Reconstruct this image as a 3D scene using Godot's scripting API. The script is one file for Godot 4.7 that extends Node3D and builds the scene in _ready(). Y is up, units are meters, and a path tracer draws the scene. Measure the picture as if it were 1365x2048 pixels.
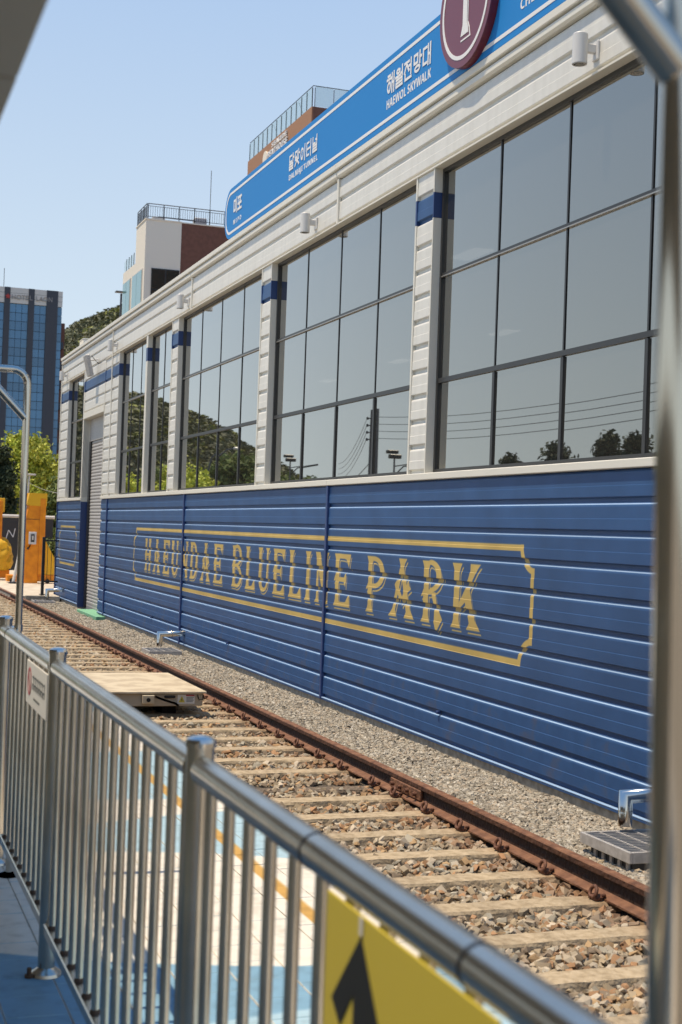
extends Node3D

# ---------- mesh builder: a soup of triangles, clockwise seen from outside ----------
class MB:
	var v := PackedVector3Array()
	var n := PackedVector3Array()
	var u := PackedVector2Array()
	var c := PackedColorArray()
	var tint := Color(1, 1, 1)
	var use_tint := false
	func tri(a: Vector3, b: Vector3, d: Vector3) -> void:
		var m := (d - a).cross(b - a).normalized()
		v.append(a); v.append(b); v.append(d)
		for i in 3:
			n.append(m); u.append(Vector2.ZERO)
			if use_tint: c.append(tint)
	func tris(a: Vector3, b: Vector3, d: Vector3, na: Vector3, nb: Vector3, nd: Vector3) -> void:
		v.append(a); v.append(b); v.append(d)
		n.append(na); n.append(nb); n.append(nd)
		for i in 3:
			u.append(Vector2.ZERO)
			if use_tint: c.append(tint)
	func quad(a: Vector3, b: Vector3, d: Vector3, e: Vector3) -> void:
		tri(a, b, d); tri(a, d, e)
	func quad_to(a: Vector3, b: Vector3, d: Vector3, e: Vector3, out: Vector3) -> void:
		if (d - a).cross(b - a).dot(out) + (e - a).cross(d - a).dot(out) >= 0.0:
			quad(a, b, d, e)
		else:
			quad(e, d, b, a)
	func close_from(i0: int) -> void:  # turn a closed piece right side out
		var s := 0.0
		for i in range(i0, v.size(), 3):
			s += v[i].dot(v[i + 2].cross(v[i + 1]))
		if s < 0.0:
			for i in range(i0, v.size(), 3):
				var t := v[i + 1]; v[i + 1] = v[i + 2]; v[i + 2] = t
				var w := n[i + 1]; n[i + 1] = n[i + 2]; n[i + 2] = w
				var q := u[i + 1]; u[i + 1] = u[i + 2]; u[i + 2] = q
	func flat_from(i0: int) -> void:
		for i in range(i0, v.size(), 3):
			var m := (v[i + 2] - v[i]).cross(v[i + 1] - v[i]).normalized()
			n[i] = m; n[i + 1] = m; n[i + 2] = m
	func box(lo: Vector3, hi: Vector3, bev := 0.0) -> MB:
		var i0 := v.size()
		if bev <= 0.0:
			var p: Array[Vector3] = []
			for k in 8: p.append(Vector3(hi.x if k & 1 else lo.x, hi.y if k & 2 else lo.y, hi.z if k & 4 else lo.z))
			quad(p[0], p[1], p[3], p[2]); quad(p[5], p[4], p[6], p[7])
			quad(p[4], p[0], p[2], p[6]); quad(p[1], p[5], p[7], p[3])
			quad(p[2], p[3], p[7], p[6]); quad(p[4], p[5], p[1], p[0])
			var mid := (lo + hi) / 2
			for i in range(i0, v.size(), 3):
				var m := (v[i + 2] - v[i]).cross(v[i + 1] - v[i])
				if m.dot(v[i] + v[i + 1] + v[i + 2] - 3 * mid) < 0.0:
					var t := v[i + 1]; v[i + 1] = v[i + 2]; v[i + 2] = t
			flat_from(i0)
			return self
		var mid := (lo + hi) / 2
		var half := (hi - lo) / 2
		var b := minf(bev, minf(half.x, minf(half.y, half.z)) * 0.98)
		var P := func(k: int, ax: int) -> Vector3:
			var s := Vector3(1 if k & 1 else -1, 1 if k & 2 else -1, 1 if k & 4 else -1)
			var h := half - Vector3(b, b, b)
			h[ax] = half[ax]
			return mid + s * h
		for ax in 3:
			var o := [1, 2, 4]
			var a1: int = o[(ax + 1) % 3]
			var a2: int = o[(ax + 2) % 3]
			for side in 2:
				var k0: int = o[ax] * side
				var out := Vector3.ZERO
				out[ax] = 1 if side else -1
				quad_to(P.call(k0, ax), P.call(k0 | a1, ax), P.call(k0 | a1 | a2, ax), P.call(k0 | a2, ax), out)
			# the four edges along ax
			for s in 4:
				var k: int = (a1 if s & 1 else 0) | (a2 if s & 2 else 0)
				var out := Vector3.ZERO
				out[(ax + 1) % 3] = 1 if s & 1 else -1
				out[(ax + 2) % 3] = 1 if s & 2 else -1
				quad_to(P.call(k, (ax + 1) % 3), P.call(k, (ax + 2) % 3), P.call(k | o[ax], (ax + 2) % 3), P.call(k | o[ax], (ax + 1) % 3), out)
		for k in 8:
			var a: Vector3 = P.call(k, 0)
			var d: Vector3 = P.call(k, 1)
			var e: Vector3 = P.call(k, 2)
			if (e - a).cross(d - a).dot(a - mid) > 0: tri(a, d, e)
			else: tri(a, e, d)
		return self
	func prism(poly: PackedVector2Array, o: Vector3, ax: Vector3, ay: Vector3, dep: Vector3) -> MB:
		var i0 := v.size()
		var t := Geometry2D.triangulate_polygon(poly)
		var f := func(q: Vector2) -> Vector3: return o + ax * q.x + ay * q.y
		for i in range(0, t.size(), 3):
			var a: Vector3 = f.call(poly[t[i]])
			var b: Vector3 = f.call(poly[t[i + 1]])
			var d: Vector3 = f.call(poly[t[i + 2]])
			if (d - a).cross(b - a).dot(dep) > 0:
				tri(a + dep, b + dep, d + dep); tri(a, d, b)
			else:
				tri(a + dep, d + dep, b + dep); tri(a, b, d)
		var area := 0.0
		for i in poly.size():
			area += poly[i].cross(poly[(i + 1) % poly.size()])
		for i in poly.size():
			var p := poly[i]
			var q := poly[(i + 1) % poly.size()]
			var e := q - p
			var outw := Vector2(e.y, -e.x) * (1.0 if area > 0 else -1.0)
			var a: Vector3 = f.call(p)
			var b: Vector3 = f.call(q)
			quad_to(a, b, b + dep, a + dep, ax * outw.x + ay * outw.y)
		return self
	func tube(pts: Array, r: float, seg := 10, caps := true, r_end := -1.0) -> MB:
		var i0 := v.size()
		var m := pts.size()
		var closed: bool = m > 3 and (pts[0] as Vector3).distance_to(pts[m - 1]) < 1e-5
		var rings: Array = []
		var norms: Array = []
		var up := Vector3.ZERO
		for i in m:
			var t0: Vector3 = (pts[i] - pts[i - 1]).normalized() if i > 0 else ((pts[0] - pts[m - 2]).normalized() if closed else (pts[1] - pts[0]).normalized())
			var t1: Vector3 = (pts[i + 1] - pts[i]).normalized() if i < m - 1 else ((pts[1] - pts[0]).normalized() if closed else t0)
			var t := (t0 + t1).normalized()
			if up == Vector3.ZERO:
				up = t.cross(Vector3.UP if absf(t.y) < 0.9 else Vector3.RIGHT).normalized()
			up = (up - t * up.dot(t)).normalized()
			var w := t.cross(up)
			var rr := r if r_end < 0 else lerpf(r, r_end, float(i) / (m - 1))
			var k := 1.0 / maxf(0.5, t.dot(t1))
			var bend := (t1 - t0)
			var bd := bend.normalized() if bend.length() > 1e-4 else Vector3.ZERO
			var ring: Array = []
			var nr: Array = []
			for j in seg:
				var a := TAU * j / seg
				var d := up * cos(a) + w * sin(a)
				var e := d + bd * d.dot(bd) * (k - 1.0)
				ring.append(pts[i] + e * rr)
				nr.append(d)
			rings.append(ring); norms.append(nr)
		for i in m - 1:
			for j in seg:
				var j2 := (j + 1) % seg
				tris(rings[i][j], rings[i + 1][j], rings[i + 1][j2], norms[i][j], norms[i + 1][j], norms[i + 1][j2])
				tris(rings[i][j], rings[i + 1][j2], rings[i][j2], norms[i][j], norms[i + 1][j2], norms[i][j2])
		close_from(i0)
		if caps and not closed:
			for e in 2:
				var ring: Array = rings[0] if e == 0 else rings[m - 1]
				var out: Vector3 = (pts[0] - pts[1]) if e == 0 else (pts[m - 1] - pts[m - 2])
				for j in range(1, seg - 1):
					if (ring[j + 1] - ring[0]).cross(ring[j] - ring[0]).dot(out) > 0: tri(ring[0], ring[j], ring[j + 1])
					else: tri(ring[0], ring[j + 1], ring[j])
		return self
	func lathe(prof: Array, o: Vector3, seg := 16, flat := false) -> MB:  # prof: Vector2(radius, height), from the bottom up
		var i0 := v.size()
		for i in prof.size() - 1:
			var p: Vector2 = prof[i]
			var q: Vector2 = prof[i + 1]
			var e := q - p
			if e.length() < 1e-6: continue
			var nn := Vector2(e.y, -e.x).normalized()
			for j in seg:
				var a := TAU * j / seg
				var b := TAU * (j + 1) / seg
				var da := Vector3(cos(a), 0, sin(a))
				var db := Vector3(cos(b), 0, sin(b))
				var na := da * nn.x + Vector3.UP * nn.y
				var nb := db * nn.x + Vector3.UP * nn.y
				var A := o + da * p.x + Vector3.UP * p.y
				var B := o + db * p.x + Vector3.UP * p.y
				var C := o + db * q.x + Vector3.UP * q.y
				var D := o + da * q.x + Vector3.UP * q.y
				if p.x > 1e-6: tris(A, B, C, na, nb, nb)
				if q.x > 1e-6: tris(A, C, D, na, nb, na)
		close_from(i0)
		if flat: flat_from(i0)
		return self
	func blob(o: Vector3, r: Vector3, noise: FastNoiseLite, amp: float, rings := 10, seg := 14, low := -1.0) -> MB:
		var i0 := v.size()
		var P := func(i: int, j: int) -> Vector3:
			var th := PI * i / rings
			var ph := TAU * (j % seg) / seg
			var d := Vector3(sin(th) * cos(ph), cos(th), sin(th) * sin(ph))
			var k := 1.0 + amp * noise.get_noise_3dv(d * 100.0 + o * 10.0)
			return o + Vector3(d.x * r.x * k, maxf(d.y * r.y * k, low * r.y), d.z * r.z * k)
		for i in rings:
			for j in seg:
				var a: Vector3 = P.call(i, j)
				var b: Vector3 = P.call(i + 1, j)
				var d: Vector3 = P.call(i + 1, j + 1)
				var e: Vector3 = P.call(i, j + 1)
				if i > 0: tri(a, d, e)
				if i < rings - 1: tri(a, b, d)
		close_from(i0)
		flat_from(i0)
		return self
	func tinted(t: Color) -> MB:
		use_tint = true
		tint = t
		return self
	func mesh(smooth := false) -> ArrayMesh:
		var a := []
		a.resize(Mesh.ARRAY_MAX)
		a[Mesh.ARRAY_VERTEX] = v
		a[Mesh.ARRAY_NORMAL] = n
		a[Mesh.ARRAY_TEX_UV] = u
		if use_tint: a[Mesh.ARRAY_COLOR] = c
		var m := ArrayMesh.new()
		m.add_surface_from_arrays(Mesh.PRIMITIVE_TRIANGLES, a)
		if smooth:
			var key := {}
			for i in v.size():
				var k := v[i].snapped(Vector3.ONE * 0.0005)
				key[k] = key.get(k, Vector3.ZERO) + n[i]
			for i in v.size():
				n[i] = (key[v[i].snapped(Vector3.ONE * 0.0005)] as Vector3).normalized()
			a[Mesh.ARRAY_NORMAL] = n
			m.clear_surfaces()
			m.add_surface_from_arrays(Mesh.PRIMITIVE_TRIANGLES, a)
		return m

# ---------- node helpers ----------
var used := {}
var M := {}

func numbered(parent: Node, called: String) -> String:
	var key := str(parent.get_instance_id()) + called
	var k: int = used.get(key, 0)
	used[key] = k + 1
	return called if k == 0 else "%s_%03d" % [called, k]

func thing(called: String, label: String, category: String, at := Vector3.ZERO, group := "") -> Node3D:
	var o := Node3D.new()
	o.name = numbered(self, called)
	add_child(o, true)
	o.position = at
	tag(o, label, category, group)
	return o

func tag(o: Node, label: String, category := "", group := "", kind := "") -> void:
	if label: o.set_meta("label", label)
	if category: o.set_meta("category", category)
	if group: o.set_meta("group", group)
	if kind: o.set_meta("kind", kind)

func part(parent: Node3D, called: String, mesh: Mesh, mat: Material, at := Vector3.ZERO, local := false) -> MeshInstance3D:
	var o := MeshInstance3D.new()
	o.name = numbered(parent, called)
	o.mesh = mesh
	o.material_override = mat
	parent.add_child(o, true)
	o.position = at
	if not local and parent != self and parent.get_parent() == self:
		o.position -= parent.position      # shapes are given in the place's own coordinates
	return o

func solo(called: String, mesh: Mesh, mat: Material, label: String, category: String, at := Vector3.ZERO, group := "") -> MeshInstance3D:
	var o := part(self, called, mesh, mat, at)
	tag(o, label, category, group)
	return o

func stuff_root(called: String, label: String) -> Node3D:
	var o := Node3D.new()
	o.name = called
	add_child(o, true)
	tag(o, label, "", "", "stuff")
	return o

func struct(called: String, mesh: Mesh, mat: Material) -> MeshInstance3D:
	var o := part(self, called, mesh, mat)
	tag(o, "", "", "", "structure")
	return o

func copy_of(o: Node3D, at: Vector3, turn: float, label: String, scale3 := Vector3.ONE) -> Node3D:
	var d: Node3D = o.duplicate()
	var base: String = o.name
	d.name = numbered(self, base)
	add_child(d, true)
	d.position = at
	d.rotation.y = turn
	d.scale = scale3
	d.set_meta("label", label)
	return d

func scatter(parent: Node3D, called: String, mesh: Mesh, mat: Material, where: Array, tints: PackedColorArray) -> MultiMeshInstance3D:
	var mm := MultiMesh.new()
	mm.transform_format = MultiMesh.TRANSFORM_3D
	mm.use_colors = true
	mm.mesh = mesh
	mm.instance_count = where.size()
	for i in where.size():
		mm.set_instance_transform(i, where[i])
		mm.set_instance_color(i, tints[i])
	var o := MultiMeshInstance3D.new()
	o.name = numbered(parent, called)
	o.multimesh = mm
	o.material_override = mat
	parent.add_child(o, true)
	o.set_meta("kind", "stuff")
	return o

func lin(r: float, g: float, b: float) -> Color:
	return Color(r, g, b).linear_to_srgb()

func mat(called: String, c: Color, rough := 0.6, metal := 0.0, spec := 0.5) -> StandardMaterial3D:
	var m := StandardMaterial3D.new()
	m.resource_name = called
	m.albedo_color = c.linear_to_srgb()
	m.roughness = rough
	m.metallic = metal
	m.metallic_specular = spec
	M[called] = m
	return m

func noise_tex(size: int, freq: float, ramp: Array, oct := 4, s := 1, normal := 0.0, type := FastNoiseLite.TYPE_SIMPLEX_SMOOTH) -> NoiseTexture2D:
	var f := FastNoiseLite.new()
	f.seed = s
	f.noise_type = type
	f.frequency = freq
	f.fractal_octaves = oct
	var t := NoiseTexture2D.new()
	t.width = size; t.height = size
	t.seamless = true
	t.noise = f
	if normal > 0.0:
		t.as_normal_map = true
		t.bump_strength = normal
	elif ramp.size():
		var g := Gradient.new()
		var off := PackedFloat32Array()
		var col := PackedColorArray()
		for p in ramp:
			off.append(p[0]); col.append((p[1] as Color).linear_to_srgb())
		g.offsets = off; g.colors = col
		t.color_ramp = g
	return t

func world_tex(m: StandardMaterial3D, albedo: Texture2D, scale: float, normal: Texture2D = null, nscale := 1.0) -> StandardMaterial3D:
	m.uv1_triplanar = true
	m.uv1_world_triplanar = true
	m.uv1_scale = Vector3.ONE * scale
	if albedo:
		m.albedo_texture = albedo
		m.albedo_color = Color.WHITE
	if normal:
		m.normal_enabled = true
		m.normal_texture = normal
		m.normal_scale = nscale
	return m

# ---------- flat print: polygons filled into an image ----------
class Print:
	var w: int
	var h: int
	var d := PackedByteArray()
	func _init(ww: int, hh: int, c: Color) -> void:
		w = ww; h = hh
		d.resize(w * h * 3)
		var r := int(c.r * 255); var g := int(c.g * 255); var b := int(c.b * 255)
		for i in w * h:
			d[i * 3] = r; d[i * 3 + 1] = g; d[i * 3 + 2] = b
	func fill(poly: PackedVector2Array, c: Color) -> void:   # pixels, y down
		var y0 := 1e9
		var y1 := -1e9
		var x0 := 1e9
		var x1 := -1e9
		for p in poly:
			y0 = minf(y0, p.y); y1 = maxf(y1, p.y); x0 = minf(x0, p.x); x1 = maxf(x1, p.x)
		if x1 < 0 or x0 >= w or y1 < 0 or y0 >= h: return
		var ra := maxi(0, int(floor(y0)))
		var rb := mini(h - 1, int(floor(y1)))
		var ca := maxi(0, int(floor(x0)))
		var cb := mini(w - 1, int(floor(x1)))
		var cov := PackedFloat32Array()
		cov.resize(cb - ca + 1)
		for y in range(ra, rb + 1):
			cov.fill(0.0)
			for sub in 3:
				var sy := y + (sub + 0.5) / 3.0
				var xs := PackedFloat32Array()
				for i in poly.size():
					var p := poly[i]
					var q := poly[(i + 1) % poly.size()]
					if (p.y <= sy) != (q.y <= sy):
						xs.append(p.x + (q.x - p.x) * (sy - p.y) / (q.y - p.y))
				xs.sort()
				for k in range(0, xs.size() - 1, 2):
					var a := maxf(xs[k], ca)
					var b := minf(xs[k + 1], cb + 1.0)
					if b <= a: continue
					var ia := int(a)
					var ib := mini(int(b), cb)
					for x in range(ia, ib + 1):
						cov[x - ca] += (minf(b, x + 1.0) - maxf(a, float(x))) / 3.0
			for x in range(ca, cb + 1):
				var k := cov[x - ca]
				if k <= 0.003: continue
				k = minf(k, 1.0)
				var i := (y * w + x) * 3
				d[i] = int(lerpf(d[i], c.r * 255, k))
				d[i + 1] = int(lerpf(d[i + 1], c.g * 255, k))
				d[i + 2] = int(lerpf(d[i + 2], c.b * 255, k))
	func texture() -> ImageTexture:
		return ImageTexture.create_from_image(Image.create_from_data(w, h, false, Image.FORMAT_RGB8, d))

func arc(cx: float, cy: float, rx: float, ry: float, a0: float, a1: float, k := 12) -> PackedVector2Array:
	var p := PackedVector2Array()
	for i in k + 1:
		var a := deg_to_rad(lerpf(a0, a1, float(i) / k))
		p.append(Vector2(cx + rx * cos(a), cy + ry * sin(a)))
	return p

func band(outer: PackedVector2Array, inner: PackedVector2Array) -> PackedVector2Array:
	var p := outer.duplicate()
	var q := inner.duplicate()
	q.reverse()
	p.append_array(q)
	return p

func pv(a: Array) -> PackedVector2Array:
	var p := PackedVector2Array()
	for i in range(0, a.size(), 2): p.append(Vector2(a[i], a[i + 1]))
	return p

func slope_pts(a: Vector3, b: Vector3, sag: float, k := 10) -> Array:
	var r := []
	for i in k + 1:
		var t := float(i) / k
		r.append(a.lerp(b, t) - Vector3.UP * sag * 4.0 * t * (1.0 - t))
	return r

const C_BLUE := Color(0.030, 0.080, 0.198)
const C_GOLD := Color(0.52, 0.37, 0.115)

# ================= the scene =================
func _ready() -> void:
	# camera: world x runs from the platform to the shed, -z along the track away from us
	var cam := Camera3D.new()
	cam.name = "camera"
	add_child(cam)
	cam.transform = Transform3D(Basis(Vector3(0.94289, 0.03498, 0.33127), Vector3(-0.03759, 0.99929, 0.00149), Vector3(-0.33098, -0.01386, 0.94354)), Vector3(0, 2, 0))
	var lens := CameraAttributesPhysical.new()
	lens.frustum_focal_length = 50.0
	lens.frustum_focus_distance = 13.5
	lens.exposure_aperture = 5.0
	cam.attributes = lens
	cam.projection = Camera3D.PROJECTION_FRUSTUM      # a 50 mm lens on a 24 x 36 mm frame held upright
	cam.near = 0.05
	cam.size = 0.05 * 2048.0 / 2844.0
	cam.far = 3000.0
	cam.current = true
	# sky, sun, exposure
	var sky := ProceduralSkyMaterial.new()
	sky.sky_top_color = lin(0.12, 0.32, 0.73)
	sky.sky_horizon_color = lin(0.77, 0.865, 0.885)
	sky.sky_curve = 0.333
	sky.ground_horizon_color = lin(0.45, 0.45, 0.42)
	sky.ground_bottom_color = lin(0.2, 0.19, 0.17)
	sky.sun_angle_max = 1.0
	sky.energy_multiplier = 1.0
	var env := Environment.new()
	env.background_mode = Environment.BG_SKY
	env.sky = Sky.new()
	env.sky.sky_material = sky
	env.tonemap_mode = Environment.TONE_MAPPER_LINEAR
	env.tonemap_exposure = 1.06
	env.sdfgi_enabled = true
	env.ssao_enabled = true
	env.ssil_enabled = true
	var we := WorldEnvironment.new()
	we.name = "world_environment"
	we.environment = env
	add_child(we)
	var sun := DirectionalLight3D.new()
	sun.name = "sun"
	add_child(sun)
	sun.light_color = Color(1.0, 0.93, 0.82)
	sun.light_energy = 1.6
	sun.light_angular_distance = 0.5
	sun.shadow_enabled = true
	var to_sun := Vector3(-0.325, 0.945, -0.025).normalized()
	sun.look_at_from_position(to_sun * 50.0, Vector3.ZERO)
	materials()
	ground()
	platform()
	hall()
	sign_board()
	background()
	behind()
	track()
	railing()
	small_things()

func materials() -> void:
	var oil := noise_tex(512, 0.006, [], 2, 5, 4.0)
	world_tex(mat("blue_panel", C_BLUE, 0.42, 0.0, 0.34), noise_tex(512, 0.006, [[0.2, C_BLUE * 0.9], [0.8, C_BLUE * 1.1]], 5, 6), 0.35, oil, 0.14)
	mat("ledge_highlight", Color(0.30, 0.43, 0.62), 0.5)  # pale blue painted in place of the bright highlight along each ledge
	world_tex(mat("blue_splashed", C_BLUE, 0.5, 0.0, 0.3), noise_tex(512, 0.012, [[0.3, C_BLUE * 0.95], [0.62, C_BLUE * 1.05], [0.9, Color(0.055, 0.082, 0.16)]], 6, 7), 0.5)
	M.fade = noise_tex(512, 0.006, [[0.2, Color(0.82, 0.82, 0.82)], [0.8, Color(1, 1, 1)]], 5, 6)
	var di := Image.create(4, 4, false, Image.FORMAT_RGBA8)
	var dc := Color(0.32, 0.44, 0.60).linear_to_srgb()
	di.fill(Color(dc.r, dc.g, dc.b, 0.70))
	M.highlight_tint = ImageTexture.create_from_image(di)  # highlight colour mixed over the printed ledges
	world_tex(mat("white_panel", Color(0.62, 0.60, 0.545), 0.42), noise_tex(512, 0.01, [[0.2, Color(0.605, 0.59, 0.54)], [0.75, Color(0.65, 0.635, 0.585)]], 5, 8), 0.5)
	M.white_panel.uv1_scale = Vector3(1.1, 0.12, 1.1)
	mat("white_trim", Color(0.66, 0.63, 0.55), 0.45)
	mat("blue_trim", Color(0.018, 0.045, 0.15), 0.4)
	mat("core", Color(0.3, 0.29, 0.27), 0.8)
	mat("frame_dark", Color(0.035, 0.034, 0.033), 0.38, 0.2)
	mat("frame_light", Color(0.36, 0.34, 0.31), 0.35, 0.6)
	var g := mat("glass", Color(0.30, 0.288, 0.26, 1.0), 0.012, 0.93, 1.0)
	g.clearcoat_enabled = true
	g.clearcoat = 1.0
	g.clearcoat_roughness = 0.0
	g.albedo_color.a = 0.86
	g.transparency = BaseMaterial3D.TRANSPARENCY_ALPHA
	mat("inside", Color(0.5, 0.49, 0.46), 0.7)
	mat("inside_floor", Color(0.25, 0.25, 0.25), 0.5)
	world_tex(mat("concrete", Color(0.36, 0.32, 0.26), 0.85), noise_tex(512, 0.02, [[0.2, Color(0.25, 0.22, 0.175)], [0.8, Color(0.40, 0.36, 0.29)]], 5, 11), 0.8)
	var fine := noise_tex(512, 0.09, [], 3, 12, 6.0)
	world_tex(mat("sleeper", Color(0.5, 0.38, 0.22), 0.9), noise_tex(512, 0.03, [[0.15, Color(0.31, 0.235, 0.145)], [0.5, Color(0.415, 0.325, 0.21)], [0.85, Color(0.48, 0.385, 0.26)]], 5, 13), 0.9, fine, 0.35)
	M.sleeper.vertex_color_use_as_albedo = true
	world_tex(mat("old_wood", Color(0.2, 0.16, 0.12), 0.9), noise_tex(512, 0.03, [[0.2, Color(0.09, 0.068, 0.048)], [0.8, Color(0.22, 0.165, 0.115)]], 5, 14), 1.3, fine, 1.0)
	world_tex(mat("rust", Color(0.2, 0.08, 0.03), 0.75, 0.0), noise_tex(512, 0.03, [[0.15, Color(0.10, 0.042, 0.021)], [0.5, Color(0.175, 0.078, 0.039)], [0.85, Color(0.25, 0.125, 0.065)]], 5, 15), 0.5, fine, 0.3)
	M.rust.vertex_color_use_as_albedo = true
	world_tex(mat("rust_dark", Color(0.13, 0.05, 0.028), 0.7, 0.1), noise_tex(256, 0.05, [[0.2, Color(0.07, 0.028, 0.016)], [0.8, Color(0.2, 0.085, 0.045)]], 4, 16), 4.0)
	world_tex(mat("bed", Color(0.2, 0.17, 0.13), 0.95), noise_tex(512, 0.09, [[0.25, Color(0.05, 0.04, 0.03)], [0.75, Color(0.16, 0.13, 0.095)]], 4, 17), 1.4, fine, 1.5)
	var st := mat("stone", Color(1, 1, 1), 0.9)
	st.vertex_color_use_as_albedo = true
	world_tex(mat("steel", Color(0.55, 0.53, 0.49), 0.24, 1.0), noise_tex(512, 0.012, [[0.2, Color(0.53, 0.475, 0.395)], [0.8, Color(0.64, 0.585, 0.50)]], 4, 18), 0.6)
	M.steel.roughness = 0.25
	mat("steel_pipe", Color(0.58, 0.53, 0.455), 0.1, 1.0)
	mat("steel_bright", Color(0.68, 0.63, 0.56), 0.12, 1.0)
	mat("steel_stain", Color(0.10, 0.055, 0.03), 0.7, 0.2)
	world_tex(mat("galvanised", Color(0.4, 0.38, 0.36), 0.5, 0.3), noise_tex(256, 0.03, [[0.2, Color(0.40, 0.38, 0.355)], [0.8, Color(0.50, 0.475, 0.45)]], 3, 20), 2.0)
	mat("black_paint", Color(0.012, 0.012, 0.014), 0.4)
	mat("dark_hole", Color(0.01, 0.01, 0.01), 0.9)
	mat("plastic_white", Color(0.62, 0.61, 0.6), 0.4)
	mat("lamp_white", Color(0.6, 0.59, 0.57), 0.35)
	mat("lettering_white", Color(0.72, 0.71, 0.70), 0.5)
	mat("sign_blue", Color(0.018, 0.20, 0.52), 0.5, 0.0, 0.3)
	mat("maroon", Color(0.155, 0.033, 0.05), 0.35)
	mat("maroon_edge", Color(0.13, 0.012, 0.022), 0.35)
	mat("green_paint", Color(0.19, 0.42, 0.25), 0.6)
	world_tex(mat("pavement", Color(0.6, 0.52, 0.4), 0.9), noise_tex(512, 0.015, [[0.2, Color(0.46, 0.385, 0.285)], [0.8, Color(0.62, 0.54, 0.42)]], 5, 21), 0.25)
	world_tex(mat("earth", Color(0.3, 0.27, 0.22), 0.95), noise_tex(512, 0.02, [[0.2, Color(0.16, 0.14, 0.11)], [0.8, Color(0.30, 0.265, 0.21)]], 5, 22), 0.08)
	world_tex(mat("cabinet", Color(0.6, 0.48, 0.32), 0.5), noise_tex(512, 0.008, [[0.25, Color(0.47, 0.375, 0.245)], [0.6, Color(0.60, 0.50, 0.34)]], 5, 23), 0.7)
	mat("cabinet_side", Color(0.42, 0.35, 0.25), 0.5)
	world_tex(mat("jack_orange", Color(0.62, 0.2, 0.005), 0.42), noise_tex(256, 0.02, [[0.2, Color(0.72, 0.225, 0.004)], [0.8, Color(0.86, 0.30, 0.007)]], 4, 24), 0.6)
	mat("jack_yellow", Color(0.80, 0.43, 0.012), 0.42)
	mat("tarp", Color(0.66, 0.38, 0.012), 0.55)
	mat("charcoal", Color(0.035, 0.035, 0.037), 0.6)
	mat("tower_white", Color(0.72, 0.665, 0.575), 0.8)
	world_tex(mat("tower_brown", Color(0.15, 0.065, 0.045), 0.8), noise_tex(256, 0.05, [[0.2, Color(0.135, 0.058, 0.04)], [0.8, Color(0.165, 0.072, 0.05)]], 3, 25), 0.3)
	mat("terracotta", Color(0.33, 0.175, 0.10), 0.8)
	mat("teal_glass", Color(0.16, 0.33, 0.33), 0.08, 0.3, 0.7)
	mat("dark_glass", Color(0.012, 0.02, 0.02), 0.05, 0.0, 0.7)
	var bal := mat("balustrade_glass", Color(0.35, 0.55, 0.55, 0.3), 0.05)
	bal.albedo_color.a = 0.25
	bal.transparency = BaseMaterial3D.TRANSPARENCY_ALPHA
	mat("rail_grey", Color(0.09, 0.095, 0.105), 0.5, 0.2)
	mat("hotel_dark", Color(0.045, 0.048, 0.06), 0.6)
	mat("hotel_white", Color(0.60, 0.56, 0.51), 0.7)
	mat("hotel_glass", Color(0.05, 0.16, 0.29), 0.12, 0.25, 0.7)
	mat("hotel_line", Color(0.02, 0.04, 0.065), 0.6)
	mat("hotel_letter", Color(0.30, 0.28, 0.27), 0.5)
	mat("red", Color(0.45, 0.04, 0.03), 0.5)
	mat("train_white", Color(0.6, 0.6, 0.58), 0.4)
	mat("train_blue", Color(0.03, 0.08, 0.25), 0.4)
	mat("added_wall_board", Color(0.46, 0.41, 0.33), 0.7)
	mat("joint_sand", Color(0.30, 0.28, 0.25), 0.95)
	var glow := mat("lit_diffuser", Color(0.8, 0.8, 0.8), 0.5)
	glow.emission_enabled = true
	glow.emission = Color(1.0, 0.97, 0.92)
	glow.emission_energy_multiplier = 5.0
	mat("canopy", Color(0.30, 0.275, 0.23), 0.55)
	mat("canopy_edge", Color(0.22, 0.205, 0.18), 0.5)
	mat("yellow_sign", Color(0.52, 0.42, 0.05), 0.5)
	mat("black_print", Color(0.012, 0.012, 0.01), 0.6)
	mat("sign_white", Color(0.62, 0.60, 0.55), 0.5)
	mat("grey_print", Color(0.10, 0.11, 0.11), 0.6)
	mat("red_print", Color(0.36, 0.05, 0.06), 0.6)
	mat("bark", Color(0.08, 0.06, 0.04), 0.9)
	for p in [["leaf_bright", Color(0.50, 0.54, 0.07)], ["leaf_mid", Color(0.14, 0.18, 0.045)], ["leaf_dark", Color(0.032, 0.05, 0.018)], ["leaf_hill_hazed", Color(0.15, 0.155, 0.09)]]:  # hill leaves carry the distance haze in their paler, greyer tint
		var m := mat(p[0], Color(1, 1, 1), 0.7)
		m.albedo_color = (p[1] as Color).linear_to_srgb()
		m.vertex_color_use_as_albedo = true
		m.backlight_enabled = true
		m.backlight = Color(0.4, 0.4, 0.3)

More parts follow.
